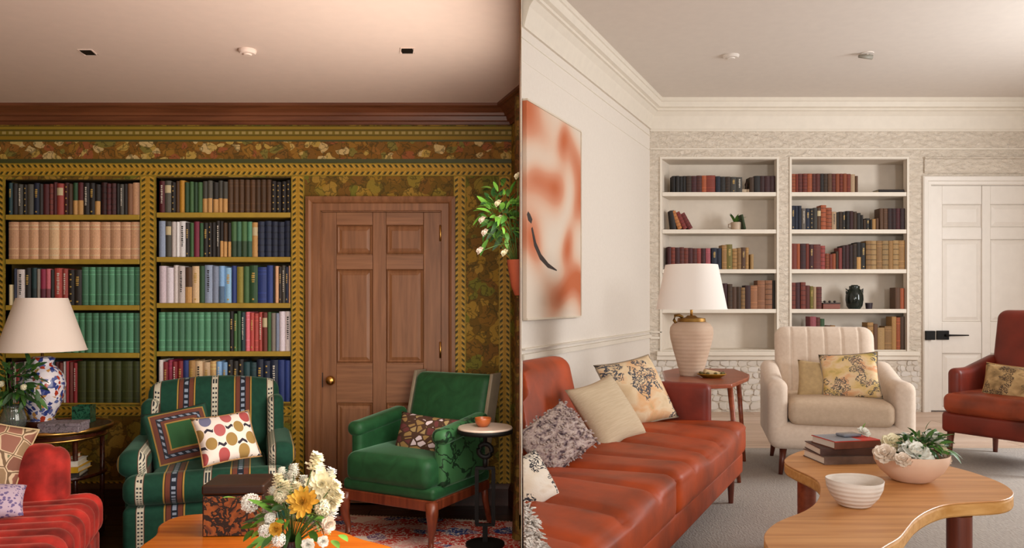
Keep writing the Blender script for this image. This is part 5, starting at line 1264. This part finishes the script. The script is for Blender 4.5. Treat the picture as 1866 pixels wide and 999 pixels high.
# ------------------------------------------------------------------ right room: ornaments in the recesses
zs = zr(SHR[3]) + THR / 2; x0 = xr(1565)
DV = NM('black_green_glaze', .12); DV.color(DV.mix(DV.noise(9, 3), '#0f1210', '#243028'))
v_ = thing('black_vase', 'glossy black jar with short neck on fourth shelf behind cream armchair', 'vase', (x0, YR + .10, zs + .0006))
MB().lathe([(0, 0), (.055, 0), (.075, .03), (.085, .09), (.082, .14), (.066, .185), (.05, .20), (.052, .225), (.048, .228), (.044, .205), (0, .19)], 32, cap=False).obj('jar_body', DV.m, v_, True, angle=.9)
MB().tube([(.06, 0, .18), (.085, 0, .20), (.08, 0, .165), (.078, 0, .15)], .008, 6).obj('handle', DV.m, v_, True); MB().tube([(-.06, 0, .18), (-.085, 0, .20), (-.08, 0, .165), (-.078, 0, .15)], .008, 6).obj('handle', DV.m, v_, True)
MB().lathe([(0, .215), (.045, .222), (.03, .238), (0, .24)], 20, cap=False).obj('lid', DV.m, v_, True)
def pot(name, label, cat, px, prof, mat, yy=.08, extra=None):
    t = thing(name, label, cat, (xr(px), YR + yy, zs + .0006)); MB().lathe(prof, 20, cap=False).obj('body', mat, t, True, angle=.7); return t
pot('small_cup', 'small dark cup right of the black jar on the shelf', 'cup', 1590, [(0, 0), (.03, 0), (.036, .06), (.033, .06), (.027, .01), (0, .008)], plain('dark_violet_glaze', '#30262e', .3))
t = thing('wooden_tray', 'low russet wooden box left of the black jar on the shelf', 'box', (xr(1517), YR + .07, zs + .0006)); MB().box(-.085, .085, -.05, .05, 0, .05).obj('box_body', plain('russet_wood', '#7a3a24', .5), t, bevel=.004); MB().box(-.09, .09, -.054, .054, .05, .062).obj('lid', plain('dark_lid_wood', '#2c1a14', .5), t, bevel=.003)
for k in range(3): MB().soft(.012, .012, .010, .009, (-.05 + k * .05, 0, .072), (1, 1, 1)).obj('knob', plain('dark_lid_wood', '#2c1a14', .5), t, True)
t = pot('small_plant', 'tiny green plant beside the red books on the fourth shelf', 'plant', 1493, [(0, 0), (.022, 0), (.028, .035), (.025, .035), (0, .03)], plain('dark_pot', '#2a2420', .5)); leaves(t, (0, 0, .05), (.035, .03, .03), 14, [LEAF2, LEAF1], 61, .3, (.3, .5))
zs = zr(SHR[1]) + THR / 2
t = pot('small_plant', 'small cream cup holding spiky green leaves on the second shelf', 'plant', 1345, [(0, 0), (.045, 0), (.05, .075), (.046, .078), (.04, .01), (0, .01)], plain('cream_cup_glaze', '#b8a088', .5))
for k in range(9): o = mk('leaf', LM[2], LEAF2 if k % 2 else LEAF1, t); o.location = (.01 * math.cos(k), .01 * math.sin(k), .06); aim(o, (.5 * math.cos(k * .8) + .15, .3 * math.sin(k * 1.3), 1)); o.scale = (1.0, 1.2, 1)
MB().tube([(-.05, 0, .02), (-.075, 0, .03), (-.075, 0, .055), (-.05, 0, .065)], .006, 6).obj('handle', plain('cream_cup_glaze', '#b8a088', .5), t, True)
book('dark green book leaning against the small cream plant cup', xr(1360), YR + .04, zs + .006, .022, .11, .15, '#2a3a1c', None, None, -.22, 'leaning books behind the lamp')
zs = zr(SHR[0]) + THR / 2
t = thing('small_figurine', 'small dark figurine on cream blocks between books on the top shelf', 'figurine', (xr(1364), YR + .07, zs + .0006)); MB().box(-.055, -.005, -.03, .03, 0, .035).obj('block', plain('cream_block', '#b8a084', .6), t, bevel=.003); MB().box(0.0, .05, -.03, .03, 0, .035).obj('block', plain('cream_block', '#b8a084', .6), t, bevel=.003)
MB().lathe([(0, .035), (.018, .035), (.012, .06), (.018, .085), (.008, .11), (.004, .14), (0, .142)], 14, (.0, 0, 0), False).obj('figure', plain('dark_bronze', '#3a2a20', .4, metal=.6), t, True)
bpy.context.view_layer.update()
